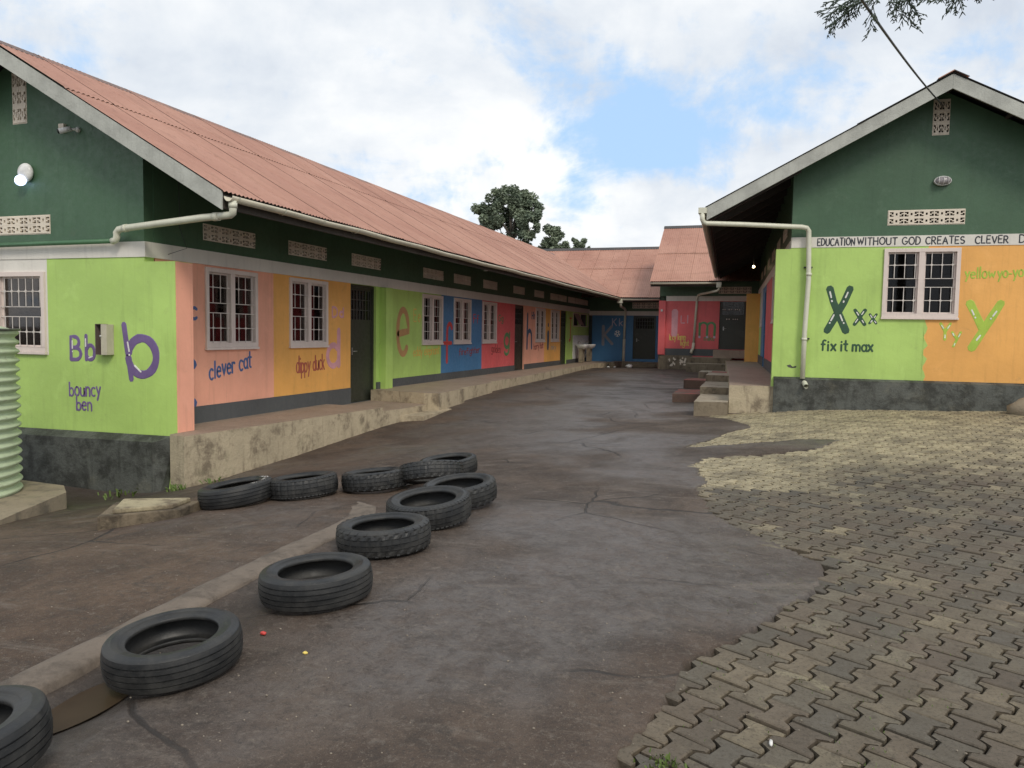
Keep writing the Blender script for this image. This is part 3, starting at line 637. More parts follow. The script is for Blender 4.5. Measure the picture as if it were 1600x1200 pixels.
def roof_slope(parent,off,origin,along,up,run,length,split,name='roof',wd=.76,clip=None,extra=0):
    """origin: eave start; along/up unit vectors; run = slope length, length along eave; split = lower row length"""
    A=Vector(along).normalized(); U=Vector(up).normalized(); Nn=A.cross(U); flip=Nn.z<0
    O=Vector(origin)
    base=MB(); # timber purlins carried by the slope, the part that groups the sheets
    for k in range(5):
        s_=.12+(run-.24)*k/4; c=O+U*s_-(-Nn if flip else Nn)*.05
        e=Vector((0,0,1)); q=.025
        p0=c+A*.02; p1=c+A*(length-.02); a_=U*q; b_=(Nn)*q
        base.add([p0-a_-b_,p0+a_-b_,p0+a_+b_,p0-a_+b_,p1-a_-b_,p1+a_-b_,p1+a_+b_,p1-a_+b_],[(0,1,2,3),(7,6,5,4),(0,4,5,1),(1,5,6,2),(2,6,7,3),(3,7,4,0)])
    ro=base.obj(name,M['wood'],parent,off)
    n=int(math.ceil(length/wd)); wd=length/n
    m1=sheet_mesh(wd+.05,split+.12); m2=sheet_mesh(wd+.05,run-split)
    for row,(mm,s0) in enumerate(((m1,0),(m2,split))):
        for k in range(n):
            z_=.0025*(k%2)+(.012 if row else 0); a=A; 
            N2=(-Nn if flip else Nn)
            P=O-Vector(off)+A*(k*wd)+U*(s0+(random.uniform(-.015,.012)))+N2*(.01+z_)
            tilt=random.gauss(0,.0012)
            if flip:  # keep sheet normal upward by running x backwards
                P=P+A*(wd+.05); X_=-(A+U*tilt).normalized()
            else: X_=(A+U*tilt).normalized()
            Z_=N2; Y_=Z_.cross(X_)
            o=bpy.data.objects.new('roof_sheet',mm); C.objects.link(o); o.parent=ro
            o.matrix_local=Matrix(((X_.x,Y_.x,Z_.x,P.x),(X_.y,Y_.y,Z_.y,P.y),(X_.z,Y_.z,Z_.z,P.z),(0,0,0,1)))
    return ro
def gutter(parent,off,p0,p1,r=.062,brk=.9,out=Vector((1,0,0)),sag=.012):
    p0=Vector(p0);p1=Vector(p1); L=(p1-p0).length; t=(p1-p0).normalized(); up=Vector((0,0,1)); n=max(2,int(L/1.0)); b=MB(); prof=[]
    for k in range(9):
        a=PI+PI*k/8; prof.append((r*math.cos(a),r*math.sin(a)))
    prof2=[(x*.92,y*.92) for x,y in prof][::-1]; prof=prof+prof2; m=len(prof); vs=[]
    for i in range(n+1):
        c=p0.lerp(p1,i/n)+up*(random.uniform(-sag,sag) if 0<i<n else 0)
        for (x,y) in prof: vs.append(c+out*x+up*y)
    fs=[(i*m+k,i*m+(k+1)%m,(i+1)*m+(k+1)%m,(i+1)*m+k) for i in range(n) for k in range(m)]+[tuple(range(m)),tuple(n*m+k for k in range(m-1,-1,-1))]
    b.add(vs,fs,0,True); g=b.obj('gutter',M['gutter'],parent,off)
    nb=int(L/brk)
    for k in range(nb+1):
        c=p0+t*(min(L-.03,.12+k*brk)); q=MB(); pr=[]
        for s_ in range(9):
            a=PI+PI*s_/8; pr.append(c+out*(r+.006)*math.cos(a)+up*(r+.006)*math.sin(a))
        hw=t*.014; vs=[v-hw for v in pr]+[v+hw for v in pr]; q.add(vs,[(i,i+1,i+10,i+9) for i in range(8)],0,True)
        q.obj('gutter_bracket',M['pipe'],g,off,fix=False)
    return g
def rafters(parent,off,along,start,end,step,eave,inner,dz=.10,wd=.05):
    """eave, inner: functions of position along -> points"""
    ch=[]
    k=start
    while k<end:
        a=Vector(eave(k)); b_=Vector(inner(k)); A=Vector(along).normalized()*wd/2; up=Vector((0,0,1))
        q=MB(); q.add([a-A-up*dz,a+A-up*dz,a+A,a-A,b_-A-up*dz,b_+A-up*dz,b_+A,b_-A],[(0,1,2,3),(7,6,5,4),(0,4,5,1),(1,5,6,2),(2,6,7,3),(3,7,4,0)])
        ch.append(q.obj('rafter',M['wood'],parent,off)); k+=step
    return ch
def board(parent,off,name,mat,p0,p1,h,th,outv,drop=0,label=None,bevel=.003):
    """board between p0 and p1 (top edge), hanging down h, thickness th along outv"""
    p0=Vector(p0);p1=Vector(p1);o=Vector(outv)*th; up=Vector((0,0,-h)); b=MB()
    b.add([p0,p1,p1+up,p0+up,p0+o,p1+o,p1+o+up,p0+o+up],[(0,1,2,3),(7,6,5,4),(0,4,5,1),(1,5,6,2),(2,6,7,3),(3,7,4,0)])
    x=b.obj(name,M[mat],parent,off,bevel=bevel); 
    if label: x['label']=label
    return x

# ================================================================== LEFT CLASSROOM BLOCK
WX=-7.58; EY=7.88; TOP=.89; BT=1.085
off=Vector((-9.6,20,-1.7)); LB=empty('school_building',off)
tag(LB,'long low school block on the left with red roof and brightly painted walls','school building')
sx=lambda u,d,z:(WX+d,u,z); ey=lambda u,d,z:(u,EY-d,z)
pp=lambda v: Vector(v)-off
wins=[8.98,10.99,16.15,18.02,20.06,25.2,27.13]; doors=[(12.975,13.975,-1.41),(22.97,23.97,-1.19),(28.55,29.5,-1.19)]
WZ=-.28; WH=1.14
holes=[(y,y+1.16,WZ,WZ+WH) for y in wins]+[(a,b,z,.886) for a,b,z in doors]+[(30.5,31.45,.34,.83),(31.75,33.05,.33,.83)]
segs=[(7.88,10.57,'coral','coral painted wall section'),(10.57,12.975,'orange','orange painted wall section by the first door'),(12.975,17.25,'lime','lime green painted wall section'),(17.25,20.05,'blue','blue painted wall section'),(20.05,23.5,'red','red painted wall section'),(23.5,26.32,'coral','far coral painted wall section'),(26.32,28.9,'orange','far orange painted wall section'),(28.9,33.4,'lime','far lime painted wall section above the wash basins')]
for a,b,mt,lb in segs:
    q=MB(); wall_cells(q,sx,a if a>7.9 else 7.9+.16,b,-2.3 if a<14 else -1.9,TOP,holes,-.06,0); o=q.obj('wall',M[mt],LB,off); o['label']=lb
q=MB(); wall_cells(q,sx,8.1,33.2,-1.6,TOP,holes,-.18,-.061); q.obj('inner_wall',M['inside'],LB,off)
# grey skirting, stepped up past the first door
for a,b,z0,z1 in [(8.2,12.972,-1.5,-1.10),(14.60,22.967,-1.5,-1.015),(23.975,28.545,-1.5,-1.02),(29.505,33.38,-1.5,-1.03)]:
    q=MB(); wall_cells(q,sx,a,b,z0,z1,[],0.0005,.014); q.obj('skirting',M['grey'],LB,off)
# off-white band
q=MB(); wall_cells(q,sx,EY+.161,33.4,TOP,BT,[],-.18,.022); q.obj('band',M['band'],LB,off)
vy=[8.95,10.97,13.0,16.19,18.0,20.1,22.75,25.0,27.0,28.2,29.6,30.8,31.9]
vh=[(y,y+1.15,1.23,1.46) for y in vy]
q=MB(); wall_cells(q,sx,EY+.161,33.4,BT,2.36,vh,-.18,.006); o=q.obj('upper_wall',M['dgreen'],LB,off); o['label']='dark green upper wall under the eaves'
for y in vy: vent(LB,pp((WX,y,1.23)),PI/2,5,2)
# painted buttresses
q=MB(); wall_cells(q,ey,-7.579,-7.1,-2.2,.83,[],-.31,0); o=q.obj('buttress',M['lime'],LB,off)
q=MB(); q.box(-7.1+.0005,-7.1+.004,7.886,8.186,-1.36,.825); o=q.obj('buttress_paint',M['coral'],LB,off)
q=MB(); q.box(WX,-7.43,14.13,14.43,-1.5,.88); q.obj('buttress',M['lime'],LB,off,bevel=.006)
q=MB(); q.box(WX+.001,WX+.03,13.985,14.12,-1.42,-1.05); q.obj('skirting',M['grey'],LB,off)
for y in wins: place_tree(WT,LB,pp((WX,y,WZ)),PI/2)
DT1=door_tree(1.0,2.29,.62); DT2=door_tree(1.0,2.07,.55)
for a,b,z in doors:
    place_tree(DT1 if z<-1.3 else DT2,LB,pp((WX-.05,a,z)),PI/2)
    q=MB(); q.box(WX-.12,WX+.006,a+.001,b-.001,z-.1,z+.006); q.obj('door_sill',M['grey'],LB,off)
# end wall
eh=[(-11.0,-9.25,-.36,.72)]
q=MB(); wall_cells(q,ey,-11.68,-9.22,-2.3,-.40,eh,-.16); o=q.obj('wall',M['lime'],LB,off); o['label']='lime green wall below the end window'
q=MB(); wall_cells(q,ey,-11.68,-9.22,-.40,TOP,eh,-.16); o=q.obj('wall',M['band'],LB,off); o['label']='off-white end wall around the window'
q=MB(); wall_cells(q,ey,-9.22,-7.5795,-2.3,TOP,[],-.16); o=q.obj('wall',M['lime'],LB,off); o['label']='lime green painted end wall'
q=MB(); wall_cells(q,ey,-11.68,WX+.022,TOP,BT,[],-.16,.012); q.obj('band',M['band'],LB,off)
RIDX=-9.63; SL=.574; EX=-5.98; EZ=1.56; RZ=EZ+(RIDX-EX)*-SL
zr=lambda x: EZ+(abs(x-RIDX)*-1+(EX-RIDX))*SL           # underside line of the roof
q=MB(); vhole=[(-9.745,-9.515,2.70,3.36),(-10.3,-9.15,1.23,1.46)]
# gable: cells up to the eave line, then triangular top
def gable(q,to3,x0,x1,z0,fn,hs,d0,d1,step=.23):
    xs=sorted({x0,x1,(x0+x1)/2}|{x for h in hs for x in h[:2]}|set(np.arange(x0,x1,step)))
    for a,b in zip(xs[:-1],xs[1:]):
        if b-a<1e-4: continue
        m=(a+b)/2; hh=sorted([(h[2],h[3]) for h in hs if h[0]<m<h[1]]); z=z0
        for c,d in hh+[(None,None)]:
            top=(fn(a),fn(b)) if c is None else (c,c)
            P=[to3(a,d0,z),to3(b,d0,z),to3(b,d1,z),to3(a,d1,z),to3(a,d0,top[0]),to3(b,d0,top[1]),to3(b,d1,top[1]),to3(a,d1,top[0])]
            q.add(P,[(0,3,2,1),(4,5,6,7),(0,1,5,4),(1,2,6,5),(2,3,7,6),(3,0,4,7)]); z=d
gable(q,ey,-11.68,WX,BT,lambda x:zr(x)-.06,vhole,-.16,.0)
o=q.obj('gable_wall',M['dgreen'],LB,off); o['label']='dark green gable wall'
vent(LB,pp((-10.3,EY,1.23)),0,5,2)
vent(LB,pp((-9.745,EY,2.70)),0,2,3,.115,.22,VMV)
# dark chamfered plinth under the end wall
q=MB(); pts=[(0,-2.4),(0,-1.40),(.0,-1.40)]
P_=[]
for x in (-11.7,-7.36): P_+=[(x,EY-.001,-2.4),(x,EY-.14,-2.4),(x,EY-.14,-1.50),(x,EY-.001,-1.425)]
P_[4:]=[(-7.30,EY-.001,-2.4),(-7.36,EY-.14,-2.4),(-7.37,EY-.14,-1.46),(-7.12,EY-.001,-1.385)]
q.add(P_,[(0,1,2,3),(7,6,5,4),(0,4,5,1),(1,5,6,2),(2,6,7,3),(3,7,4,0)]); o=q.obj('plinth',M['plinth'],LB,off); o['label']='dark grey stained plinth under the end wall'
place_tree(win_tree(1.75,1.08,cols=6),LB,pp((-11.0,EY,-.36)),0)
# dim room behind
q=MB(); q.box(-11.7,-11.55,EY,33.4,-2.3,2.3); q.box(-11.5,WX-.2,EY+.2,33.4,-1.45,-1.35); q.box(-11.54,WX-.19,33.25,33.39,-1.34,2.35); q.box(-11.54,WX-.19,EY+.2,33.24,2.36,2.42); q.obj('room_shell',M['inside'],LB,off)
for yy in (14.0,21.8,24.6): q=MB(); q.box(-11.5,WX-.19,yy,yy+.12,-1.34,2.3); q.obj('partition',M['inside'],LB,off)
for yy in (19.25,21.35,25.3,27.25):
    q=MB(); 
    vs=[];n_=22
    for k in range(n_+1): vs+=[(WX-.30+.03*math.sin(k*1.9),yy+1.0*k/n_ ,-.35),(WX-.30+.025*math.sin(k*1.9+.3),yy+1.0*k/n_,.88)]
    q.add(vs,[(2*k,2*k+2,2*k+3,2*k+1) for k in range(n_)],0,True); q.obj('curtain',colmat('brown_curtain_cloth',(.20,.12,.09),.9),LB,off,fix=False)
# roof
RL=33.9-7.4; run=math.hypot(EX-RIDX+.04,(EX-RIDX+.04)*SL)
roof_slope(LB,off,(EX+.03,7.36,EZ-.015),(0,1,0),(-1,0,SL),run,RL,2.7).name='roof'
o=roof_slope(LB,off,(2*RIDX-EX-.03,7.36,EZ-.015),(0,1,0),(1,0,SL),run,RL,2.7); 
q=MB(); 
for s_ in (-1,1): q.add([(RIDX,7.33,RZ+.035),(RIDX,34.6,RZ+.035),(RIDX+s_*.19,34.6,RZ+.035-.19*SL),(RIDX+s_*.19,7.33,RZ+.035-.19*SL)],[(0,1,2,3)])
q.obj('ridge_cap',M['roof'],LB,off,fix=False)
board(LB,off,'bargeboard','barge',(EX,7.40,EZ+.005),(RIDX,7.40,RZ+.005),.215,.028,(0,-1,0),label='weathered grey bargeboard with peeling paint')
board(LB,off,'bargeboard','barge',(2*RIDX-EX,7.40,EZ+.005),(RIDX-.001,7.40,RZ+.005),.215,.028,(0,-1,0))
board(LB,off,'fascia_board','wood',(EX-.03,7.41,EZ-.03),(EX-.03,31.8,EZ-.03),.16,.022,(1,0,0))
rf=rafters(LB,off,(0,1,0),7.62,32,1.1,lambda y:(EX-.06,y,EZ-.045),lambda y:(WX-.1,y,EZ-.045+(EX-.06-WX+.1)*SL))
gutter(LB,off,(EX+.075,7.40,EZ-.055),(EX+.075,31.68,EZ-.075))
# outlet and pipes at the near corner
q=MB(); gxp=EX+.08
q.tube([(gxp,7.47,EZ-.10),(gxp,7.47,EZ-.20),(gxp-.01,7.48,EZ-.235),(gxp-.05,7.49,EZ-.255),(-6.4,7.53,1.29),(-7.0,7.62,1.265),(-7.75,7.74,1.235),(-7.86,7.76,1.225),(-7.905,7.765,1.185),(-7.905,7.77,1.14),(-7.93,7.775,1.095),(-7.99,7.78,1.085)],.043,14)
for p in ((gxp,7.47,EZ-.15),): q.tube([Vector(p)+Vector((0,0,.03)),Vector(p)-Vector((0,0,.03))],.05,14)
q.tube([(-6.12,7.505,1.297),(-6.2,7.51,1.294)],.05,14); q.tube([(-7.70,7.735,1.238),(-7.76,7.742,1.234)],.05,14)
q.obj('downpipe',M['pipe'],LB,off)
q=MB(); q.tube([(-7.98,7.79,1.088),(-9,7.79,1.082),(-11.7,7.79,1.06)],.03,12); o=q.obj('wall_pipe',M['gpipe'],LB,off); o['label']='thin pipe painted dark green'
# lettering on the end wall
ps=(.20,.11,.33)
MP_=colmat('purple_letter_paint',(.17,.11,.27)); WHT=colmat('white_letter_paint',(.78,.77,.74)); 
s=Strokes(ey); s.text('Bb',-8.83,-.45,.32,.055,u1=-8.42,gap=.30)
for a,b in (((-8.8,-.2),(-8.8,-.3)),((-8.57,-.17),(-8.57,-.27))): s.stroke([a,b],.018,.0055,1)
s.stroke([(-8.8,-.34),(-8.8,-.345)],.018,.0055,1); s.stroke([(-8.52,-.42),(-8.46,-.40)],.018,.0055,1)
s.obj('purple painted letters Bb with white highlights',[MP_,WHT],LB,off)
s=Strokes(ey); s.text('bouncy',-8.87,-.935,.18,.026,u1=-8.34,gap=.16,rise=.02); s.text('ben',-8.75,-1.12,.18,.026,u1=-8.49,gap=.16); s.obj('purple handwritten words',MP_,LB,off)
s=Strokes(ey); s.stroke([(-7.93,.03),(-7.82,-.68)],.085); s.stroke(arc(-7.64,-.38,.225,.235,170,-175,26),.115)
s.stroke([(-7.87,-.2),(-7.845,-.32)],.022,.0055,1); s.stroke([(-7.845,-.36),(-7.843,-.37)],.022,.0055,1); s.stroke([(-7.76,-.50),(-7.66,-.58)],.022,.0055,1)
s.obj('large purple painted letter b',[MP_,WHT],LB,off)
# lettering on the long wall
def long_text(fn,label,mats): s=Strokes(sx); fn(s); return s.obj(label,mats,LB,off)
BLU=colmat('blue_letter_paint',(.07,.13,.30)); RDD=colmat('brick_letter_paint',(.42,.10,.07)); PNK=colmat('pink_letter_paint',(.72,.36,.40)); TAN=colmat('tan_letter_paint',(.50,.28,.12)); OLV=colmat('olive_letter_paint',(.30,.16,.06))
GRN=colmat('green_letter_paint',(.10,.27,.11)); YLW=colmat('yellow_letter_paint',(.75,.58,.14)); NAV=colmat('navy_letter_paint',(.04,.09,.16)); LIL=colmat('lilac_letter_paint',(.50,.46,.56)); BRR=colmat('bright_red_letter_paint',(.58,.06,.05)); DRD=colmat('dark_red_letter_paint',(.30,.05,.04)); GRY=colmat('grey_letter_paint',(.30,.30,.33))
long_text(lambda s:s.text('clever cat',9.06,-.74,.25,.036,u1=10.0,gap=.16,rise=.16),'blue handwritten words on coral wall',BLU)
long_text(lambda s:(s.text('Cc',8.45,.12,.24,.05,u1=8.82,gap=.2),s.stroke(arc(8.62,-.78,.22,.32,55,305,18),.13)),'large blue painted letter c beside the buttress',BLU)
long_text(lambda s:s.text('dippy duck',11.2,-.74,.27,.03,u1=12.06,gap=.14,rise=.04),'brick red handwritten words on orange wall',RDD)
long_text(lambda s:(s.text('Dd',12.33,.24,.17,.045,u1=12.72,gap=.25),s.stroke([(12.55,.0),(12.55,-.66)],.12),s.stroke(arc(12.36,-.47,.19,.19,40,320,16),.11)),'large pink painted letter d',PNK)
long_text(lambda s:(s.stroke([(14.96,-.06),(15.46,.0)]+arc(15.2,-.02,.26,.48,5,315,20),.15),),'large tan painted letter e',TAN)
long_text(lambda s:s.text('Ee',15.72,.22,.26,.035,u1=16.08,gap=.3),'small yellow letters Ee',YLW)
long_text(lambda s:s.text('eddy elephant',15.72,-.56,.2,.026,u1=17.15,gap=.14,rise=.03),'orange handwritten words on lime wall',colmat('orange_letter_paint',(.70,.46,.10)))
long_text(lambda s:(s.stroke(arc(17.78,-.02,.16,.22,30,180,8)+[(17.62,-.75)],.12),s.stroke([(17.42,-.28),(17.9,-.28)],.09)),'large red painted letter f',BRR)
long_text(lambda s:s.text('firefighter',18.42,-.60,.16,.028,u1=19.9,gap=.14,rise=.05),'dark red handwritten words on blue wall',DRD)
long_text(lambda s:s.text('Ff',19.4,.25,.22,.035,u1=19.78,gap=.3),'small red letters Ff',BRR)
long_text(lambda s:(s.text('Gg',21.42,.34,.18,.035,u1=21.84,gap=.3),s.stroke(arc(22.22,-.25,.24,.2,30,330,14),.12),s.stroke([(22.46,.0),(22.42,-.5)]+arc(22.2,-.5,.22,.16,0,-150,8),.1)),'green painted letters Gg',GRN)
long_text(lambda s:s.text('golden',20.86,-.56,.22,.03,u1=21.64,gap=.14,rise=-.05),'dark red handwritten word below the window',DRD)
long_text(lambda s:(s.stroke([(24.3,.62),(24.28,-.5)],.15),s.stroke([(24.3,-.1)]+arc(24.55,-.12,.22,.2,150,0,6)+[(24.8,-.5)],.14)),'large navy painted letter h',NAV)
long_text(lambda s:s.text('Hh',24.76,.48,.22,.05,u1=25.1,gap=.3),'small navy letters Hh',NAV)
long_text(lambda s:s.text('harry hat',25.05,-.56,.2,.03,u1=26.2,gap=.14,rise=.05),'dark red handwritten words on far coral wall',DRD)
long_text(lambda s:(s.stroke([(26.82,.02),(26.82,-.52)],.24),s.stroke([(26.82,.28),(26.83,.32)],.14)),'large navy painted letter i',NAV)
long_text(lambda s:s.text('inky',27.2,-.60,.2,.03,u1=27.9,gap=.14),'faint grey handwritten word',GRY)
long_text(lambda s:(s.stroke([(30.12,.6),(30.1,-.15)]+arc(29.98,-.15,.12,.12,0,-110,5),.11),s.stroke([(29.92,.62),(30.25,.62)],.06)),'red painted letter j',BRR)
# white tile splashback
q=MB(); q.box(WX+.001,WX+.012,30.5,33.35,-1.02,-.06); tl=q.obj('tile_splashback',M['white'],LB,off)
# hinged hatch flaps hanging open
for a,b in ((30.5,31.45),(31.75,33.05)):
    q=MB(); t_=.05
    q.box(WX,WX+.02,a-.03,a+.02,.31,.86);q.box(WX,WX+.02,b-.02,b+.03,.31,.86);q.box(WX,WX+.02,a+.02,b-.02,.83,.86);q.box(WX,WX+.05,a+.02,b-.02,.30,.335); q.obj('hatch_frame',M['cream'],LB,off)
q=MB(); q.add([(WX+.02,30.56,.80),(WX+.24,30.60,.38),(WX+.24,31.36,.36),(WX+.02,31.38,.80),(WX+.03,30.56,.82),(WX+.26,30.60,.38),(WX+.26,31.36,.36),(WX+.03,31.38,.82)],[(0,1,2,3),(7,6,5,4),(0,4,5,1),(1,5,6,2),(2,6,7,3),(3,7,4,0)]); q.obj('hatch_flap',colmat('dusty_pink_board',(.36,.24,.22),.7),LB,off)
# brackets for lamp cable
q=MB(); q.tube([(-7.35,8.24,2.2),(-7.36,8.26,1.3),(-7.37,8.4,1.05),(-7.5,8.2,.95)],.004,5); q.obj('cable',M['black'],LB,off)

# veranda along the left block
def veranda(name,poly,top,mats,bot=None,label=None,bv=.02):
    """concrete platform as structure"""
    q=MB(); n=len(poly); 
    zb=[min(g1(*p),top)-.15 for p in poly]
    fine=[];
    for i in range(n):
        a=Vector(poly[i]);b=Vector(poly[(i+1)%n]); k=max(1,int((b-a).length/.25))
        for j in range(k):
            c=a.lerp(b,j/k); fine.append((c.x,c.y))
    jit=[(x+random.uniform(-.008,.008),y+random.uniform(-.008,.008)) for x,y in fine]
    zb=[min(g1(*p),top)-.15 for p in jit]
    q.prism(jit,zb if sum((jit[i][0]*jit[(i+1)%len(jit)][1]-jit[(i+1)%len(jit)][0]*jit[i][1]) for i in range(len(jit)))>0 else zb[::-1],top)
    o=q.obj(name,mats,fix=True)
    for p in o.data.polygons:
        if p.normal.z>.8: p.material_index=1
    tag(o,kind='structure'); return o
VM_=[M['plat'],M['floor']]
veranda('veranda',[(-7.575,8.20),(-7.12,8.20),(-7.09,7.74),(-6.80,7.66),(-6.36,12.0),(-7.575,12.10)],-1.34,VM_)
veranda('veranda',[(-7.575,12.11),(-6.36,12.01),(-6.25,12.7),(-6.25,13.55),(-7.575,13.75)],-1.405,VM_)
veranda('veranda',[(-7.575,13.76),(-6.30,13.56),(-6.02,13.6),(-6.05,15.0),(-6.20,15.02),(-6.22,17.2),(-6.36,17.3),(-6.35,20),(-6.55,25),(-6.66,31.2),(-6.5,31.6),(-6.4,33.39),(-7.575,33.39)],-1.19,VM_)

# ================================================================== RIGHT CLASSROOM BLOCK (own heading)
RB=math.radians(2.744); cB,sB=math.cos(RB),math.sin(RB)
offB=Vector((3.26,22,-1.35)); toW=lambda v: Vector((v[0]*cB-v[1]*sB,v[0]*sB+v[1]*cB,v[2]))
Ph=-.88
BB=empty('school_building',toW(offB),RB)
tag(BB,'school block on the right with green gable and slogan painted above its window','school building')
FY=14.45; XB=1.0; XR=5.52; TB=1.565; BTB=1.745
fy=lambda u,d,z:(u,FY-d,z); sb=lambda u,d,z:(XB-d,u,z)
pb_=lambda v: Vector(v)-offB
wh=[(2.50,3.67,.37,1.53)]; 
edge=[(3.18,-2)]
q=MB(); wall_cells(q,fy,XB,3.18,-1.5,TB,wh,-.16); o=q.obj('wall',M['lime'],BB,offB); o['label']='lime green painted end wall'
q=MB(); wall_cells(q,fy,3.18,XR,-1.5,TB,wh,-.16); o=q.obj('wall',M['orange'],BB,offB); o['label']='orange painted end wall'
q=MB(); q.box(2.52-.02,3.68,FY-.0015,FY-.0008,TB-.03,TB-.001); 
# wavy join between the two paints: thin lime film over the orange
s=Strokes(fy); wav=[(3.17,-.70)]+[(3.20+.035*math.sin(k*1.7)+.012*math.sin(k*4.1),-.70+1.04*k/14) for k in range(15)]+[(3.17,.345)]
s.blob(wav,.0012); o=s.mb.obj('paint_edge',M['lime'],BB,offB)
q=MB(); wall_cells(q,fy,XB,XR,TB,BTB,[],-.16,.010); q.obj('band',M['band'],BB,offB)
RXB=3.27; EXB=-.44; EZB=2.21; SB_=.531; zb_=lambda x: EZB+((RXB-EXB)-abs(x-RXB))*SB_; RZB=zb_(RXB)
q=MB(); gable(q,fy,XB,XR,BTB,lambda x:zb_(x)-.06,[(2.54,3.69,1.93,2.16),(3.155,3.385,3.40,4.06-.1)],-.16,0)
o=q.obj('gable_wall',M['dgreen'],BB,offB); o['label']='dark green gable wall'
vent(BB,pb_((2.54,FY,1.93)),0,5,2); vent(BB,pb_((3.155,FY,3.40)),0,2,3,.115,.187,vent_mesh(.115,.187))
q=MB(); 
P_=[]
for x in (XB-.21,XR+.02): P_+=[(x,FY-.001,-1.7),(x,FY-.085,-1.7),(x,FY-.085,-.735),(x,FY-.001,-.70)]
q.add(P_,[(0,1,2,3),(7,6,5,4),(0,4,5,1),(1,5,6,2),(2,6,7,3),(3,7,4,0)]); o=q.obj('plinth',M['plinth'],BB,offB); o['label']='dark plinth with damp stains'
q=MB(); q.box(.755,XB,FY,FY+.24,Ph,1.545); q.obj('buttress',M['lime'],BB,offB)
place_tree(WT4,BB,pb_((2.50,FY,.37)),0)
# courtyard side
bwins=[16.2,18.6,25.7]; bdoors=[(23.4,24.4,Ph+.0),]
bh=[(y,y+1.16,.35,1.49) for y in bwins]+[(a,b,z,z+2.2) for a,b,z in bdoors]
for a,b,mt,lb in [(14.62,23.4,'red','red painted side wall'),(23.4,26.3,'blue','blue painted side wall'),(26.3,28.2,'lime','narrow lime side wall section'),(28.2,29.95,'coral','coral side wall section')]:
    q=MB(); wall_cells(q,sb,a,b,-1.4,TB-.06,bh,-.16); o=q.obj('wall',M[mt],BB,offB); o['label']=lb
q=MB(); wall_cells(q,sb,14.62,29.95,TB-.06,BTB-.04,[],-.16,.012); q.obj('band',M['band'],BB,offB)
bv=[15.5,17.6,19.7,22,24.3,26.4]
q=MB(); wall_cells(q,sb,14.62,29.95,BTB-.04,2.95,[(y,y+1.15,1.9,2.13) for y in bv],-.16,.004); q.obj('upper_wall',M['dgreen'],BB,offB)
for y in bv: vent(BB,pb_((XB,y+1.15,1.9)),-PI/2,5,2)
for a,b in ((14.7,23.39),(24.41,28.1)):
    q=MB(); wall_cells(q,sb,a,b,-1,Ph+.27,[],.0005,.014); q.obj('skirting',M['grey'],BB,offB)
for y in bwins: place_tree(WT,BB,pb_((XB,y+1.16,.35)),-PI/2)
for a,b,z in bdoors: place_tree(DT,BB,pb_((XB+.05,b,z)),-PI/2)
q=MB(); q.box(.55,XB-.001,28.25,28.5,-1.0,1.5); o=q.obj('buttress',M['orange'],BB,offB,bevel=.006); o['label']='orange painted buttress'
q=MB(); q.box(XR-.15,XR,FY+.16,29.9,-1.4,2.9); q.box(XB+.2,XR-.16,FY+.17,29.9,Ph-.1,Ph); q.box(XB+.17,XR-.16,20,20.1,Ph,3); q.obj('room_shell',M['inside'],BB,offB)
# roof
VY=13.85; RLB=29.4-VY; runB=math.hypot(RXB-EXB+.04,(RXB-EXB+.04)*SB_)
roof_slope(BB,offB,(EXB-.03,VY-.04,EZB-.015),(0,1,0),(1,0,SB_),runB,RLB+2.2,2.7)
roof_slope(BB,offB,(2*RXB-EXB+.03,VY-.04,EZB-.015),(0,1,0),(-1,0,SB_),runB,RLB+2.2,2.7)
q=MB()
for s_ in (-1,1): q.add([(RXB,VY-.07,RZB+.06),(RXB,31,RZB+.06),(RXB+s_*.22,31,RZB+.06-.22*SB_),(RXB+s_*.22,VY-.07,RZB+.06-.22*SB_),(RXB,VY-.07,RZB+.045),(RXB+s_*.22,VY-.07,RZB+.045-.22*SB_)],[(0,1,2,3),(0,3,5,4)])
q.obj('ridge_cap',M['roof'],BB,offB,fix=False)
board(BB,offB,'bargeboard','barge',(EXB,VY,EZB+.005),(RXB,VY,RZB+.005),.225,.028,(0,-1,0),label='weathered grey bargeboard on the left slope')
board(BB,offB,'bargeboard','barge',(2*RXB-EXB,VY,EZB+.005),(RXB+.001,VY,RZB+.005),.225,.028,(0,-1,0),label='weathered grey bargeboard on the right slope')
board(BB,offB,'fascia_board','wood',(EXB+.03,VY+.01,EZB-.03),(EXB+.03,28.6,EZB-.03),.16,.022,(-1,0,0))
rafters(BB,offB,(0,1,0),VY+.35,29,.95,lambda y:(EXB+.06,y,EZB-.045),lambda y:(XB+.1,y,EZB-.045+(XB+.1-EXB-.06)*SB_),.13)
gutter(BB,offB,(EXB-.075,VY-.02,EZB-.06),(EXB-.075,28.55,EZB-.09),brk=1.0)
q=MB(); gx_=EXB-.07
q.box(gx_-.07,gx_+.07,VY-.06,VY+.06,EZB-.10,EZB-.005); q.tube([(gx_,VY-.02,EZB-.10),(gx_,VY-.02,EZB-.20),(gx_+.02,VY,EZB-.245),(gx_+.07,VY+.02,EZB-.265),(.2,14.02,1.93),(1.15,14.30,1.905),(1.235,14.33,1.89),(1.27,14.345,1.84),(1.275,14.35,1.76),(1.30,14.355,1.0),(1.27,14.355,0.1),(1.265,14.355,-.72)],.042,14)
q.tube([(1.30,14.355,1.07),(1.302,14.355,1.12)],.05,14); q.tube([(1.268,14.355,-.05),(1.268,14.355,-.01)],.049,14)
q.obj('downpipe',M['pipe'],BB,offB)
for z in (1.22,-.02):
    q=MB(); q.box(1.22,1.36,FY-.06,FY-.001,z-.012,z+.012); q.obj('pipe_clip',M['black'],BB,offB)
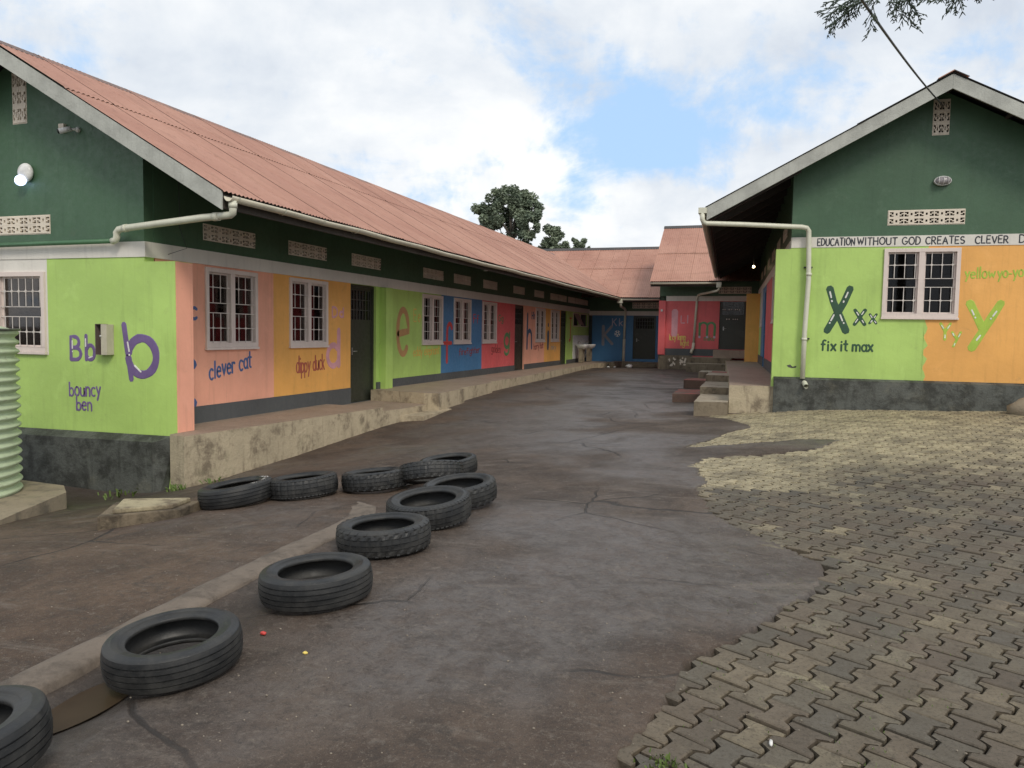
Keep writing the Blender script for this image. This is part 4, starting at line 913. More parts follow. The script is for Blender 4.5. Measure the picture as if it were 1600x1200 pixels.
q=MB(); q.tube([(1.30,FY-.06,-.79),(1.32,FY-.22,-.85)],.045,14,cap=False); q.tube([(1.32,FY-.22,-.85),(1.30,FY-.06,-.79)],.037,14,cap=False); o=q.obj('drain_spout',M['pipe'],BB,offB)
# writing
BLK=colmat('black_letter_paint',(.035,.04,.05)); DGL=colmat('dark_green_letter_paint',(.03,.085,.045)); LMG=colmat('lime_letter_paint',(.40,.56,.07))
s=Strokes(fy)
for t_,a,b in (('EDUCATION',1.43,2.03),('WITHOUT',2.07,2.69),('GOD',2.77,3.05),('CREATES',3.13,3.71),('CLEVER',3.87,4.35),('D',4.51,4.60)): s.text(t_,a,1.598,.118,.021,u1=b,d0=.0118,gap=.22,jit=.05)
s.obj('black hand-painted slogan along the off-white band',BLK,BB,offB)
s=Strokes(fy); s.text('fix',1.57,-.22,.18,.034,u1=1.80,gap=.2); s.text('it',1.88,-.22,.18,.034,u1=1.99,gap=.2); s.text('max',2.07,-.22,.18,.034,u1=2.39,gap=.18); s.obj('dark green handwritten words',DGL,BB,offB)
s=Strokes(fy); s.text('X',2.08,.24,.26,.062,u1=2.25); s.text('x',2.32,.26,.25,.045,u1=2.43)
for a,b in (((2.095,.27),(2.13,.33)),((2.22,.46),(2.19,.41)),((2.11,.45),(2.14,.40)),((2.34,.28),(2.36,.31)),((2.41,.39),(2.39,.36)),((2.33,.40),(2.355,.36)),((2.225,.27),(2.20,.31)),((2.42,.27),(2.40,.30))): s.stroke([a,b],.018,.0058,1)
s.obj('dark green letters Xx with white highlights',[DGL,WHT],BB,offB)
s=Strokes(fy); s.stroke([(1.66,.86),(1.73,.62),(1.95,.12)],.125); s.stroke([(1.99,.86),(1.9,.62),(1.64,.12)],.12)
for a,b in (((1.665,.80),(1.69,.70)),((1.70,.65),(1.705,.63)),((1.955,.79),(1.92,.70)),((1.895,.64),(1.89,.62)),((1.70,.30),(1.745,.40)),((1.685,.265),(1.68,.255)),((1.845,.40),(1.885,.30)),((1.905,.265),(1.91,.255))): s.stroke([a,b],.026,.0058,1)
s.obj('large dark green letter X with white highlights',[DGL,WHT],BB,offB)
s=Strokes(fy); s.text('yellow',3.75,1.03,.17,.026,u1=4.19,gap=.15); s.text('yo-yo',4.23,1.03,.17,.026,u1=4.60,gap=.15,rise=.03); s.text('man',4.68,1.06,.17,.026,u1=5.0,gap=.15); s.obj('lime green handwritten words on orange wall',LMG,BB,offB)
s=Strokes(fy); s.stroke([(3.84,.62),(4.07,.16)],.13); s.stroke([(4.30,.62),(4.07,.18),(3.90,-.14)],.125)
for a,b in (((3.875,.5),(3.91,.42)),((3.93,.38),(3.935,.37)),((4.24,.48),(4.19,.40)),((4.165,.365),(4.16,.355)),((4.02,.08),(3.97,0))): s.stroke([a,b],.026,.0058,1)
s.obj('large lime letter Y with white highlights',[LMG,WHT],BB,offB)
s=Strokes(fy); s.text('Y',3.42,.0,.27,.045,u1=3.57); s.stroke([(3.60,.13),(3.67,.02)],.04); s.stroke([(3.73,.13),(3.63,-.11)],.04)
for a,b in (((3.435,.24),(3.465,.19)),((3.56,.24),(3.53,.19)),((3.495,.08),(3.495,.03)),((3.61,.11),(3.63,.07)),((3.72,.1),(3.70,.05)),((3.65,-.06),(3.64,-.09))): s.stroke([a,b],.018,.0058,1)
s.obj('lime letters Yy with white highlights',[LMG,WHT],BB,offB)
# chipped patches on the green paint
s=Strokes(fy); s.blob([(1.0+.0,-.50),(1.06,-.48),(1.10,-.52),(1.17,-.50),(1.16,-.535),(1.09,-.545),(1.03,-.53)],.0012); s.blob([(1.22,-.54),(1.26,-.53),(1.28,-.56),(1.25,-.57)],.0012); o=s.mb.obj('chipped_patch',M['plinth'],BB,offB)

# raised walk along the right block
def wb(p): v=toW((p[0],p[1],0)); return (v.x,v.y)
veranda('veranda',[wb(p) for p in [(.035,FY-.015),(.795,FY-.005),(.795,FY+.245),(XB-.016,FY+.25),(XB-.016,29.9),(-.1,29.9),(.03,18)]],Ph,[M['plat'],M['floor']])

# ================================================================== BLUE LINKING BLOCK AT THE BACK
off=Vector((-5.9,35,-1.4)); FB=empty('school_building',off)
tag(FB,'blue walled linking block across the back corner of the yard','school building')
pf=lambda v: Vector(v)-off
YB=33.4; fb=lambda u,d,z:(u,YB-d,z)
q=MB(); wall_cells(q,fb,-7.43,-4.05,-1.6,.83,[(-5.62,-4.64,-1.05,.82)],-.16); o=q.obj('wall',M['blue'],FB,off)
q=MB(); wall_cells(q,fb,-7.57,-4.05,.83,1.02,[],-.16,.012); q.obj('band',M['band'],FB,off)
q=MB(); wall_cells(q,fb,-7.57,-4.05,1.02,2.6,[(-5.66,-4.51,1.15,1.38)],-.16); o=q.obj('upper_wall',M['dgreen'],FB,off)
vent(FB,pf((-5.66,YB,1.15)),0,5,2)
place_tree(DTB,FB,pf((-5.62,YB+.05,-1.05)),0)
q=MB(); q.box(-9,-4.06,36.2,36.4,-1.5,2.6); q.box(-7.5,-4.06,YB+.2,36.2,-1.2,-1.1); q.box(-9,-8.9,33.5,36.2,-1.5,2.6); q.box(-8.9,-7.6,33.41,36.2,2.45,2.5); q.obj('room_shell',M['inside'],FB,off)
q=MB()
for k in range(3): q.box(-7.555+.04*k,-7.545+.04*k,YB-.06,YB-.05,-1.05,.8)
for z in (-.6,-.1,.4): q.box(-7.56,-7.44,YB-.049,YB-.04,z-.008,z+.008)
q.obj('security_bars',M['dgrille'],FB,off)
SB2=.671; eY,eZ=31.78,1.53; rY=35.4; rZ=eZ+(rY-eY)*SB2
rn=math.hypot(rY-eY,rZ-eZ)
roof_slope(FB,off,(-13.2,eY,eZ),(1,0,0),(0,1,SB2),rn,9.15,2.4)
q=MB(); q.add([(-13.2,rY,rZ+.04),(-4.06,rY,rZ+.04),(-4.06,rY-.2,rZ+.04-.2*SB2),(-13.2,rY-.2,rZ+.04-.2*SB2)],[(0,1,2,3)]); q.add([(-13.2,rY,rZ+.04),(-4.06,rY,rZ+.04),(-4.06,39,rZ-2.3),(-13.2,39,rZ-2.3)],[(3,2,1,0)]); q.obj('ridge_cap',M['roof'],FB,off,fix=False)
gutter(FB,off,(-5.95,eY-.07,eZ-.06),(-4.2,eY-.07,eZ-.06),out=Vector((0,-1,0)),brk=.8)
board(FB,off,'fascia_board','wood',(-5.9,eY+.03,eZ-.03),(-4.08,eY+.03,eZ-.03),.16,.02,(0,-1,0))
q=MB(); q.tube([(-5.88,31.72,1.42),(-5.88,31.72,1.25),(-5.9,31.9,1.17),(-5.95,33.0,1.12),(-5.96,33.28,1.08),(-5.96,33.3,.95),(-5.98,33.3,-.2)],.05,12); q.box(-6.02,-5.80,31.64,31.82,1.30,1.47); q.obj('downpipe',M['pipe'],FB,off)
q=MB(); q.tube([(-5.98,33.3,-.19),(-5.99,33.3,-1.22)],.06,12); o=q.obj('downpipe',M['gutter'],FB,off); o['label']='stained lower length of the downpipe'
s=Strokes(fb); s.text('Kk',-6.53,.38,.3,.04,u1=-6.08,gap=.4); s.obj('lilac letters Kk',LIL,FB,off)
s=Strokes(fb); s.stroke([(-6.93,.36),(-6.93,-.46)],.13); s.stroke([(-6.93,-.08),(-6.55,.36)],.11); s.stroke([(-6.85,-.05),(-6.52,-.42)],.12); s.obj('large grey painted letter K',GRY,FB,off)
s=Strokes(fb); s.blob([(-6.30+.13*math.cos(a),.04+.14*math.sin(a)) for a in [2*PI*k/20 for k in range(20)]],.002,0)
for k in range(5): a=2*PI*k/5+.3; s.blob([(-6.30+.095*math.cos(a)+.034*math.cos(t),.04+.10*math.sin(a)+.036*math.sin(t)) for t in [2*PI*j/6 for j in range(6)]],.004,1)
s.blob([(-6.30+.04*math.cos(t),.04+.042*math.sin(t)) for t in [2*PI*j/6 for j in range(6)]],.004,1)
o=s.mb.obj('painted_ball',[WHT,M['blue']],FB,off)
veranda('veranda',[(-6.39,32.4),(-6.35,31.9),(-6.1,31.9),(-5.95,32.7),(-4.1,32.8),(-4.1,33.39),(-6.38,33.39)],-1.16,[M['stepc'],M['floor']])

# ================================================================== RED BLOCK AT THE BACK
off=Vector((-2.2,33,-1.3)); RD=empty('school_building',off)
tag(RD,'taller red walled block at the far end beside the stair blocks','school building')
pr_=lambda v: Vector(v)-off
YR=30.0; fr_=lambda u,d,z:(u,YR-d,z)
q=MB(); wall_cells(q,fr_,-4.05,.2,-1.5,1.31,[(-1.81,-.83,-.50,1.30)],-.16); q.obj('wall',M['red'],RD,off)
q=MB(); q.box(-4.05,-3.86,YR+.161,33.38,-1.5,1.31); o=q.obj('wall',M['red'],RD,off); o['label']='red painted side wall'
q=MB(); q.box(-4.06,-3.80,YR-.10,YR-.0005,-.74,1.32); q.obj('buttress',M['red'],RD,off,bevel=.006)
q=MB(); wall_cells(q,fr_,-3.80,.2,1.31,1.50,[],-.16,.012); q.obj('band',M['band'],RD,off)
q=MB(); wall_cells(q,fr_,-4.05,.2,1.50,2.75,[(-1.85,-.70,1.60,1.83)],-.16,.002); q.box(-4.05,-3.9,YR+.161,33.38,1.31,2.7); q.obj('upper_wall',M['dgreen'],RD,off)
vent(RD,pr_((-1.85,YR,1.60)),0,5,2)
q=MB(); wall_cells(q,fr_,-3.79,-1.82,-.76,-.50,[],.0005,.012); q.obj('skirting',M['grey'],RD,off)
q=MB(); wall_cells(q,fr_,-4.04,-2.75,-1.6,-.76,[],.0005,.05); o=q.obj('plinth',M['stepc'],RD,off)
place_tree(DTR,RD,pr_((-1.81,YR+.05,-.55)),0)
# cream blocks standing for light through perforated rows in the upper door leaf
q=MB()
for row,z in ((0,.98),(1,.62)):
    for k in range(9):
        if random.random()<.8: x=-1.7+.075*k+random.uniform(-.01,.01); q.box(x,x+.03,YR+.018,YR+.0245,z,z+.035)
q.obj('door_light_dots',M['cream'],RD,off)
q=MB(); q.box(-4,.2,32.4,32.5,-.6,3); q.box(-4,.2,YR+.2,32.4,-.6,-.55); q.obj('room_shell',M['inside'],RD,off)
eY,eZ=28.8,1.98; rY=32.5; rZ=eZ+(rY-eY)*SB2; rn=math.hypot(rY-eY,rZ-eZ)
roof_slope(RD,off,(-4.26,eY,eZ),(1,0,0),(0,1,SB2),rn,6.2,2.1)
q=MB(); q.add([(-4.28,rY,rZ+.04),(2,rY,rZ+.04),(2,rY-.2,rZ+.04-.2*SB2),(-4.28,rY-.2,rZ+.04-.2*SB2)],[(0,1,2,3)]); q.add([(-4.28,rY,rZ+.04),(2,rY,rZ+.04),(2,36,rZ-2.2),(-4.28,36,rZ-2.2)],[(3,2,1,0)]); q.obj('ridge_cap',M['roof'],RD,off,fix=False)
q=MB(); q.add([(-4.24,eY+.02,eZ-.03),(-4.24,rY,rZ-.03),(-4.24,rY,rZ-.2),(-4.24,eY+.02,eZ-.2),(-4.21,eY+.02,eZ-.03),(-4.21,rY,rZ-.03),(-4.21,rY,rZ-.2),(-4.21,eY+.02,eZ-.2)],[(0,1,2,3),(7,6,5,4),(0,4,5,1),(1,5,6,2),(2,6,7,3),(3,7,4,0)]); q.obj('bargeboard',M['wood'],RD,off)
q=MB(); q.add([(-4.05,YR,1.31),(-4.05,rY,1.31),(-4.05,rY,rZ-.1),(-4.05,YR,eZ+.7)],[(0,1,2,3)]); q.obj('gable_wall',M['dgreen'],RD,off,fix=False)
board(RD,off,'fascia_board','wood',(-4.2,eY+.03,eZ-.03),(-1.8,eY+.03,eZ-.03),.16,.02,(0,-1,0))
gutter(RD,off,(-4.24,eY-.07,eZ-.06),(-1.80,eY-.07,eZ-.06),out=Vector((0,-1,0)),brk=.8)
q=MB(); q.box(-1.87,-1.70,28.66,28.80,1.74,1.93); q.tube([(-1.78,28.74,1.76),(-1.78,28.74,1.68),(-1.84,28.8,1.63),(-2.5,29.8,1.56),(-2.60,29.92,1.53),(-2.64,29.93,1.44),(-2.72,29.93,-.28)],.045,12); q.obj('downpipe',M['pipe'],RD,off)
q=MB(); q.tube([(-2.72,29.93,-.27),(-2.73,29.92,-.48),(-2.77,29.88,-.56),(-2.80,29.85,-.66)],.055,12); o=q.obj('downpipe',M['gutter'],RD,off); o['label']='stained foot of the downpipe'
q=MB(); q.box(-3.98,-3.91,YR-.13,YR-.101,.91,.99); q.obj('switch_box',M['white'],RD,off,bevel=.004)
s=Strokes(fr_); s.text('Ll',-3.22,.48,.28,.045,u1=-2.95,gap=.35); s.obj('pale pink letters Ll',PNK,RD,off)
s=Strokes(fr_); s.stroke([(-3.46,.92),(-3.46,.02)],.24); s.obj('large pink painted letter l',PNK,RD,off)
s=Strokes(fr_); s.text('lucy lamp',-3.64,-.18,.22,.028,u1=-3.03,gap=.14,rise=.02); s.text('light',-3.22,-.38,.2,.028,u1=-2.90,gap=.14); s.obj('yellow handwritten words on red wall',YLW,RD,off)
s=Strokes(fr_)
s.stroke([(-2.52,.48),(-2.52,.02)],.085); s.stroke([(-2.52,.36)]+arc(-2.38,.36,.14,.14,160,0,6)+[(-2.24,.02)],.085); s.stroke([(-2.24,.36)]+arc(-2.10,.36,.14,.14,160,0,6)+[(-1.97,.02)],.085)
for x in (-2.52,-2.24,-1.97): s.stroke([(x,-.03),(x+.001,-.035)],.09,.005,1)
s.obj('large green painted letter m',[GRN,LIL],RD,off)
s=Strokes(fr_); s.text('mike',-2.34,-.18,.2,.028,u1=-1.95,gap=.14); s.obj('green handwritten word',GRN,RD,off)
s=Strokes(fr_)
for k in range(26):
    x=-3.62+random.random()*.62; 
    if -3.35<x<-3.2: continue
    z=-.86-random.random()*.30; s.blob([(x+.04*math.cos(t)*random.uniform(.4,1.5),z+.05*math.sin(t)*random.uniform(.4,1.5)) for t in [2*PI*j/7 for j in range(7)]],.0515+random.random()*.002)
tag(s.mb.obj('paint_remains',M['cream'],RD,off),kind='stuff')

# ------------------------------------------------------------------ stair blocks
def blockthing(poly,zt,mat,label,cat='step',name='concrete_step',group=None,bv=.012,zb=None):
    x=sum(p[0] for p in poly)/len(poly); y=sum(p[1] for p in poly)/len(poly); z0=(min(g1(*p) for p in poly)-.06) if zb is None else zb
    q=MB(); fine=[]; n=len(poly)
    for i in range(n):
        a=Vector(poly[i]);b=Vector(poly[(i+1)%n]); k=max(1,int((b-a).length/.3))
        for j in range(k): c=a.lerp(b,j/k); fine.append((c.x+random.uniform(-.006,.006),c.y+random.uniform(-.006,.006)))
    q.prism(fine,z0,zt); o=q.obj(name,[M[mat],M['steptop'] if mat=='stepc' else M[mat]],None,(x,y,z0),(x,y,z0))
    for p in o.data.polygons:
        if p.normal.z>.8: p.material_index=1; return tag(o,label,cat,group)
GS='stair blocks beside the right hand walk'
blockthing([(-1.23,13.98),(-.66,14.12),(-.70,15.94),(-1.27,15.94)],-1.17,'stepc','nearest pale stained step block at the corner of the right walk',group=GS)
blockthing([(-1.30,15.96),(-.71,15.96),(-.78,17.94),(-1.33,17.94)],-1.03,'stepc','second step block, a little higher, behind the corner block',group=GS)
blockthing([(-1.34,17.96),(-.79,17.96),(-.85,19.2),(-1.36,19.2)],-.885,'stepc','third and highest step block of the flight by the right walk',group=GS)
blockthing([(-1.92,16.59),(-1.345,16.70),(-1.40,18.2),(-1.95,18.1)],-1.24,'redstep','nearer low block with red painted top standing out in the yard',group=GS)
blockthing([(-2.14,20.96),(-1.55,21.0),(-1.55,22.0),(-2.14,22.0)],-1.185,'redstep','farther low block with red painted top standing out in the yard',group=GS)
blockthing([(-1.52,21.0),(-.92,21.0),(-.95,23.3),(-1.55,23.3)],-1.03,'redstep','red stained block touching the right walk behind the flight',group=GS)
blockthing([(-1.98,23.6),(-.97,23.6),(-1.0,24.8),(-1.98,24.8)],-1.08,'stepc','low dark slab step between the red blocks and the back steps',group=GS)
GT='entrance treads of the red block'
blockthing([(-2.80,28.3),(-1.25,28.3),(-1.28,29.0),(-2.80,29.0)],-1.0,'stepc','lower long tread below the red block door',group=GT)
blockthing([(-2.80,29.02),(-1.28,29.02),(-1.3,29.945),(-2.70,29.945)],-.80,'stepc','upper long tread below the red block door',group=GT)
blockthing([(-1.95,29.2),(-.62,29.2),(-.62,29.94),(-1.95,29.94)],-.515,'floor','grey threshold slab in front of the red block door',cat='threshold',zb=-.80)
blockthing([(-6.34,12.5),(-5.86,12.62),(-5.92,14.4),(-6.02,14.5),(-6.02,13.58),(-6.24,13.54)],-1.525,'plat','thin pale cracked slab step below the first classroom door')
# inspection chamber
ch_=empty('inspection_chamber',(-5.15,5.3,-1.75)); tag(ch_,'low mossy concrete inspection chamber with a slab lid beside the tyres','manhole')
q=MB(); q.prism([(-5.23,4.88),(-4.80,5.35),(-4.87,5.70),(-5.53,5.37)],-1.9,-1.575); q.obj('chamber_wall',M['chamber'],ch_,(-5.15,5.3,-1.75),bevel=.012)
q=MB(); q.prism([(-5.18,4.99),(-4.87,5.34),(-4.92,5.62),(-5.43,5.36)],-1.574,-1.535); q.obj('lid',M['lid'],ch_,(-5.15,5.3,-1.75),bevel=.01)
# slab under the tank
o=blockthing([(-6.80,5.10),(-7.40,6.50),(-7.75,6.78),(-9.6,6.9),(-10.5,5.0),(-8.0,3.6)],-1.86,'stone','rough concrete slab carrying the water tank','slab','tank_slab')
# ------------------------------------------------------------------ water tank
tk=empty('water_tank',(-8.52,5.86,-1.86)); tag(tk,'pale green ribbed plastic water tank standing by the end wall','water tank')
M['tank']=paint('tank_plastic',(.48,.56,.38),.45,.12,.8,(.28,.26,.17),.1,3)
R_=.80; prof=[(R_*.97,.0)]; H_=1.80; nr=17
for k in range(nr*8+1):
    z=.03+(H_-.06)*k/(nr*8); prof.append((R_-.022+.024*math.cos(2*PI*k/8),z))
prof+=[(R_-.02,H_),(R_-.10,H_+.02),(.25,H_+.16),(.22,H_+.2),(0.001,H_+.2)]
vs=[];S_=64
for (rr,z) in prof:
    for k in range(S_): vs.append((rr*math.cos(2*PI*k/S_),rr*math.sin(2*PI*k/S_),z))
fs=[(i*S_+k,i*S_+(k+1)%S_,(i+1)*S_+(k+1)%S_,(i+1)*S_+k) for i in range(len(prof)-1) for k in range(S_)]
q=MB(); q.add(vs,fs,0,True); q.obj('tank_body',M['tank'],tk,fix=False)
q=MB(); q.tube([((R_+.005)*math.cos(2*PI*k/48),(R_+.005)*math.sin(2*PI*k/48),H_+.005) if True else 0 for k in range(49)],.014,6,cap=False); q.obj('rim',M['dgrille'],tk,fix=False)

# ------------------------------------------------------------------ tyres
def tyre(variant):
    """parts: tread, sidewall; axis along z, centre at origin"""
    R,wd,rb=.32,.205,.210; S=112; tv=[];tf=[]
    hw=wd/2
    grooves={0:[-.055,-.018,.020,.056],1:[-.045,0,.045],2:[-.05,0,.05]}[variant]
    prof=[]
    zs=[-.088,-.074]+sorted([g_+e for g_ in grooves for e in (-.0045,-.003,.003,.0045)])+[.074,.088]
    for z in zs:
        dep=0
        for g_ in grooves:
            if abs(z-g_)<.0035: dep=.008
        crown=.010*(z/.088)**2
        prof.append((R-crown-dep,z,dep>0))
    for i,(rr,z,gv) in enumerate(prof):
        for k in range(S):
            a=2*PI*k/S; q_=rr
            if variant>0 and not gv:
                blk=(k%4==0) if abs(z)>.05 else ((k+2)%4==0)
                if variant==2: blk=(k%4==0)
                if blk: q_-=.0045
            tv.append((q_*math.cos(a),q_*math.sin(a),z))
    n=len(prof)
    tf=[(i*S+k,i*S+(k+1)%S,(i+1)*S+(k+1)%S,(i+1)*S+k) for i in range(n-1) for k in range(S)]
    b=MB(); b.add(tv,tf,0,False); t_=b.mesh('tread',M['rubber'],fix=False)
    # carcass: shoulder - sidewall - bead - inner liner, both sides
    h=[(R-.0105,.0885),(R-.016,.097),(R-.028,.1035),(R-.045,.1075),(R-.047,.1095),(R-.052,.1095),(R-.054,.1075),(R-.08,.107),(.238,.099),(.230,.0985),(.228,.0955),(.220,.092),(.215,.090),(rb,.083),(rb,.068),(.214,.062),(.222,.066),(.245,.085),(R-.04,.094),(R-.020,.075)]
    prof=h+[(R-.014,0)]+[(a,-z) for a,z in h[::-1]]
    vs=[(rr*math.cos(2*PI*k/S),rr*math.sin(2*PI*k/S),z) for rr,z in prof for k in range(S)]
    fs=[(i*S+k,(i+1)*S+k,(i+1)*S+(k+1)%S,i*S+(k+1)%S) for i in range(len(prof)-1) for k in range(S)]
    b=MB(); b.add(vs,fs,0,True)
    if variant:                # shoulder lugs
        for side in (1,-1):
            for k in range(0,S,2):
                if variant==1 and k%4: continue
                a0,a1=2*PI*(k+.1)/S,2*PI*(k+1.3)/S
                P=[(rr*math.cos(a),rr*math.sin(a),side*z) for a in (a0,a1) for rr,z in ((R-.009,.080),(R-.0075,.092),(R-.020,.1035),(R-.032,.1065))]
                b.add(P,[(0,1,5,4),(1,2,6,5),(2,3,7,6),(0,3,2,1),(4,5,6,7)],0)
    c_=b.mesh('sidewall',M['rubber'],fix=False)
    return t_,c_
TY=[tyre(0),tyre(1),tyre(2)]
GTY='old tyres laid in a line along the kerb'
tspec=[ # x,y, scale, variant, tilt axis angle, tilt deg, dz, label
(-2.63,1.80,1.02,0,200,6,.0,'bald tyre cut by the left edge of the view, nearest of all'),
(-2.52,2.76,.93,0,250,2.5,.0,'smooth ribbed tyre lying beside the muddy puddle'),
(-2.37,3.69,.98,0,150,2,.0,'smooth fat tyre lying second in the row behind the puddle tyre'),
(-2.46,4.66,1.01,1,200,2,.0,'block treaded tyre leaned on by the tilted tyre'),
(-2.47,5.42,1.04,2,250,7,.0,'tilted wide tyre resting against the tyre in front'),
(-2.50,6.12,1.02,1,240,7,.0,'tyre with hollow dark middle at the bend of the row'),
(-3.25,7.62,1.0,2,250,6,.0,'farthest tyre, lying alone at the top of the row'),
(-3.12,6.9,1.0,1,120,14,.0,'tyre half hidden behind the bend, leaning on its neighbour'),
(-3.62,6.66,1.0,1,170,3,.0,'treaded tyre at the near end of the back row'),
(-4.18,6.28,1.03,2,180,2,.0,'low flat tyre in the middle of the back row'),
(-4.66,5.92,1.06,0,230,3,.0,'tyre with white sidewall lettering nearest the veranda corner')]
for x,y,sc_,v,ax,ti,dz,lb in tspec:
    R_=.32*sc_; a=math.radians(ax); t=math.radians(ti)
    # rest the tilted tyre: lowest rim touches the ground
    dzx=(g1(x+.3,y)-g1(x-.3,y))/.6; dzy=(g1(x,y+.3)-g1(x,y-.3))/.6
    z=g1(x,y)+.084*sc_*math.cos(t)+.30*sc_*math.sin(t)*.8+.003
    o=empty('tyre',(x,y,z)); tag(o,lb,'tyre',GTY); o.scale=(sc_,sc_,sc_*.80)
    nrm=Vector((-dzx+math.cos(a)*math.tan(t),-dzy+math.sin(a)*math.tan(t),1)).normalized(); o.rotation_euler=nrm.to_track_quat('Z','Y').to_euler()
    inst('tread',TY[v][0],o); inst('sidewall',TY[v][1],o)
    if 'white' in lb:
        def ring3(u,d,z_): 
            ang=math.radians(118)-u/.262; rr=.248+z_; return (rr*math.cos(ang),rr*math.sin(ang),.1045+d*.8)
        s=Strokes(ring3); s.text('PRAKTIK 4 4 MAXI'.replace('4 4','4x4'),-.16,0,.032,.007,u1=.30,gap=.3,d0=.001); w_=s.mb.obj('sidewall_lettering',WHT,o); w_['label']='white moulded sidewall lettering'
# ------------------------------------------------------------------ fittings on the walls
fl=empty('floodlight',(-9.50,EY,1.98)); tag(fl,'lit round lamp with white housing on the left dark green gable','lamp')
q=MB(); q.ball((0,-.05,.05),.125,20,12,(1,.5,1)); q.obj('housing',M['white'],fl)
M['lit']=plain('lit_cool_lamp',(.9,.93,1),.3,emit=(.55,.68,1),es=2.2); M['warm']=plain('lit_warm_bulb',(1,.9,.7),.3,emit=(1,.78,.45),es=14)
q=MB(); q.ball((-.03,-.10,-.06),.082,20,12,(1,.75,.85)); q.obj('lamp_glass',M['lit'],fl)
cm=empty('security_camera',(-8.75,EY,2.52)); tag(cm,'small white security camera with junction box on the left gable','camera')
q=MB(); q.box(-.16,-.07,-.05,0,.0,.11); q.obj('junction_box',M['cream'],cm,bevel=.006)
q=MB(); q.tube([(.13,0,.02),(.13,-.05,.02),(.08,-.09,.01)],.018,8); q.ball((.14,-.02,.02),.035,10,8); q.obj('bracket',M['white'],cm)
q=MB(); q.tube([(.09,-.08,.02),(.0,-.18,-.03)],.036,14); q.obj('camera_body',M['white'],cm)
q=MB(); q.tube([(.0,-.181,-.03),(-.012,-.194,-.036)],.028,14); q.obj('lens',M['black'],cm)
mb_=empty('meter_box',(-8.19,EY,-.37)); tag(mb_,'shallow open metal box on the lime wall beside the large letter b','meter box')
q=MB(); q.box(-.115,-.005,-.012,0,0,.40,0); q.box(-.115,-.109,-.10,-.012,0,.40); q.box(-.109,-.005,-.10,-.012,.394,.40); q.box(-.109,-.005,-.10,-.012,0,.006); q.obj('box',colmat('brown_box_metal',(.13,.10,.085),.7),mb_)
q=MB(); q.box(.0,.095,-.12,-.002,.0,.395); q.obj('box_door',colmat('pale_rusty_box_metal',(.50,.46,.36),.6),mb_,bevel=.004)
q=MB(); q.ball((-.01,-.11,.24),.02,10,6); q.tube([(-.01,-.10,.26),(-.01,-.11,.2)],.007,6); q.obj('latch',M['metal'],mb_)
# bulkhead lamp on the right gable
bl_=empty('bulkhead_lamp',toW((3.33,FY,2.63)),RB); tag(bl_,'oval bulkhead lamp with wire guard on the right dark green gable','lamp')
q=MB(); q.ball((0,-.025,0),.14,22,10,(1,.35,.58)); q.obj('base',M['metal'],bl_)
q=MB(); q.ball((0,-.05,0),.118,22,12,(1,.62,.58)); q.obj('lamp_glass',plain('dusty_lamp_glass',(.30,.28,.29),.25),bl_)
q=MB()
for x in (-.07,0,.07): q.tube([(x,-.13*math.sqrt(max(0,1-(t_/.075)**2))*.9-.02*(1),t_) for t_ in np.linspace(-.074,.074,9)],.004,6)
q.tube([(.125*math.cos(t_),-.06,.072*math.sin(t_)) for t_ in np.linspace(0,2*PI,25)],.006,6,cap=False); q.obj('wire_guard',M['white'],bl_)
# bulbs under the eaves
b1=empty('eaves_bulb',toW((.62,23.5,2.02)),RB); tag(b1,'small lit warm bulb glowing under the right block eaves','bulb')
q=MB(); q.ball((0,0,0),.035,12,8); q.obj('bulb',M['warm'],b1); q=MB(); q.tube([(0,0,.03),(0,0,.85)],.012,8); q.obj('holder',M['black'],b1)
b2=empty('eaves_lamp',(-6.2,16.6,1.40)); tag(b2,'small unlit white lamp hanging by the left gutter','lamp')
q=MB(); q.tube([(0,0,.0),(0,0,.045)],.055,12,r2=.03); q.obj('shade',M['white'],b2); q=MB(); q.tube([(0,0,.04),(-.02,0,.15),(-.06,0,.24)],.008,6); q.obj('bracket',M['metal'],b2)
# ------------------------------------------------------------------ wash basins
def basin():
    o=empty('wash_basin'); q=MB(); 
    prof=[(0,.0,.30),(.0,.05,.30)]
    n=20; vs=[];
    def ring(sx_,sy_,z,cx=.0): return [(cx+sx_*math.copysign(abs(math.cos(t))**.7,math.cos(t)),sy_*math.copysign(abs(math.sin(t))**.7,math.sin(t)),z) for t in [2*PI*k/n for k in range(n)]]
    rs=[ring(.10,.12,-.16),ring(.19,.22,-.10),ring(.235,.28,-.02),ring(.245,.29,.02),ring(.245,.29,.035),ring(.215,.26,.035),ring(.18,.22,-.03),ring(.08,.10,-.09)]
    for r_ in rs: vs+=r_
    fs=[(i*n+k,i*n+(k+1)%n,(i+1)*n+(k+1)%n,(i+1)*n+k) for i in range(len(rs)-1) for k in range(n)]+[tuple(range(n-1,-1,-1)),tuple((len(rs)-1)*n+k for k in range(n))]
    q.add(vs,fs,0,True); q.obj('bowl',M['white'],o)
    q=MB(); q.tube([(-.18,0,.03),(-.18,0,.13),(-.15,0,.15),(-.08,0,.14),(-.07,0,.11)],.013,8); q.obj('tap',M['metal'],o)
    q=MB(); q.box(-.10,.06,-.20,-.10,-.70,-.14); q.box(-.10,.06,.10,.20,-.70,-.14); q.obj('pedestal',M['stepc'],o,bevel=.01)
    q=MB(); q.tube([(0,0,-.14),(0,0,-.35),(-.05,0,-.42),(-.2,0,-.42)],.018,8); q.obj('waste_pipe',M['pipe'],o)
    return o
wb1=basin(); wb1.location=(-7.28,30.95,-.47); tag(wb1,'nearer white wash basin in front of the tiled splashback','wash basin','wash basins')
wb2=copy_tree(wb1); wb2.location=(-7.28,32.35,-.47); tag(wb2,'farther white wash basin, next to the blue wall','wash basin','wash basins')
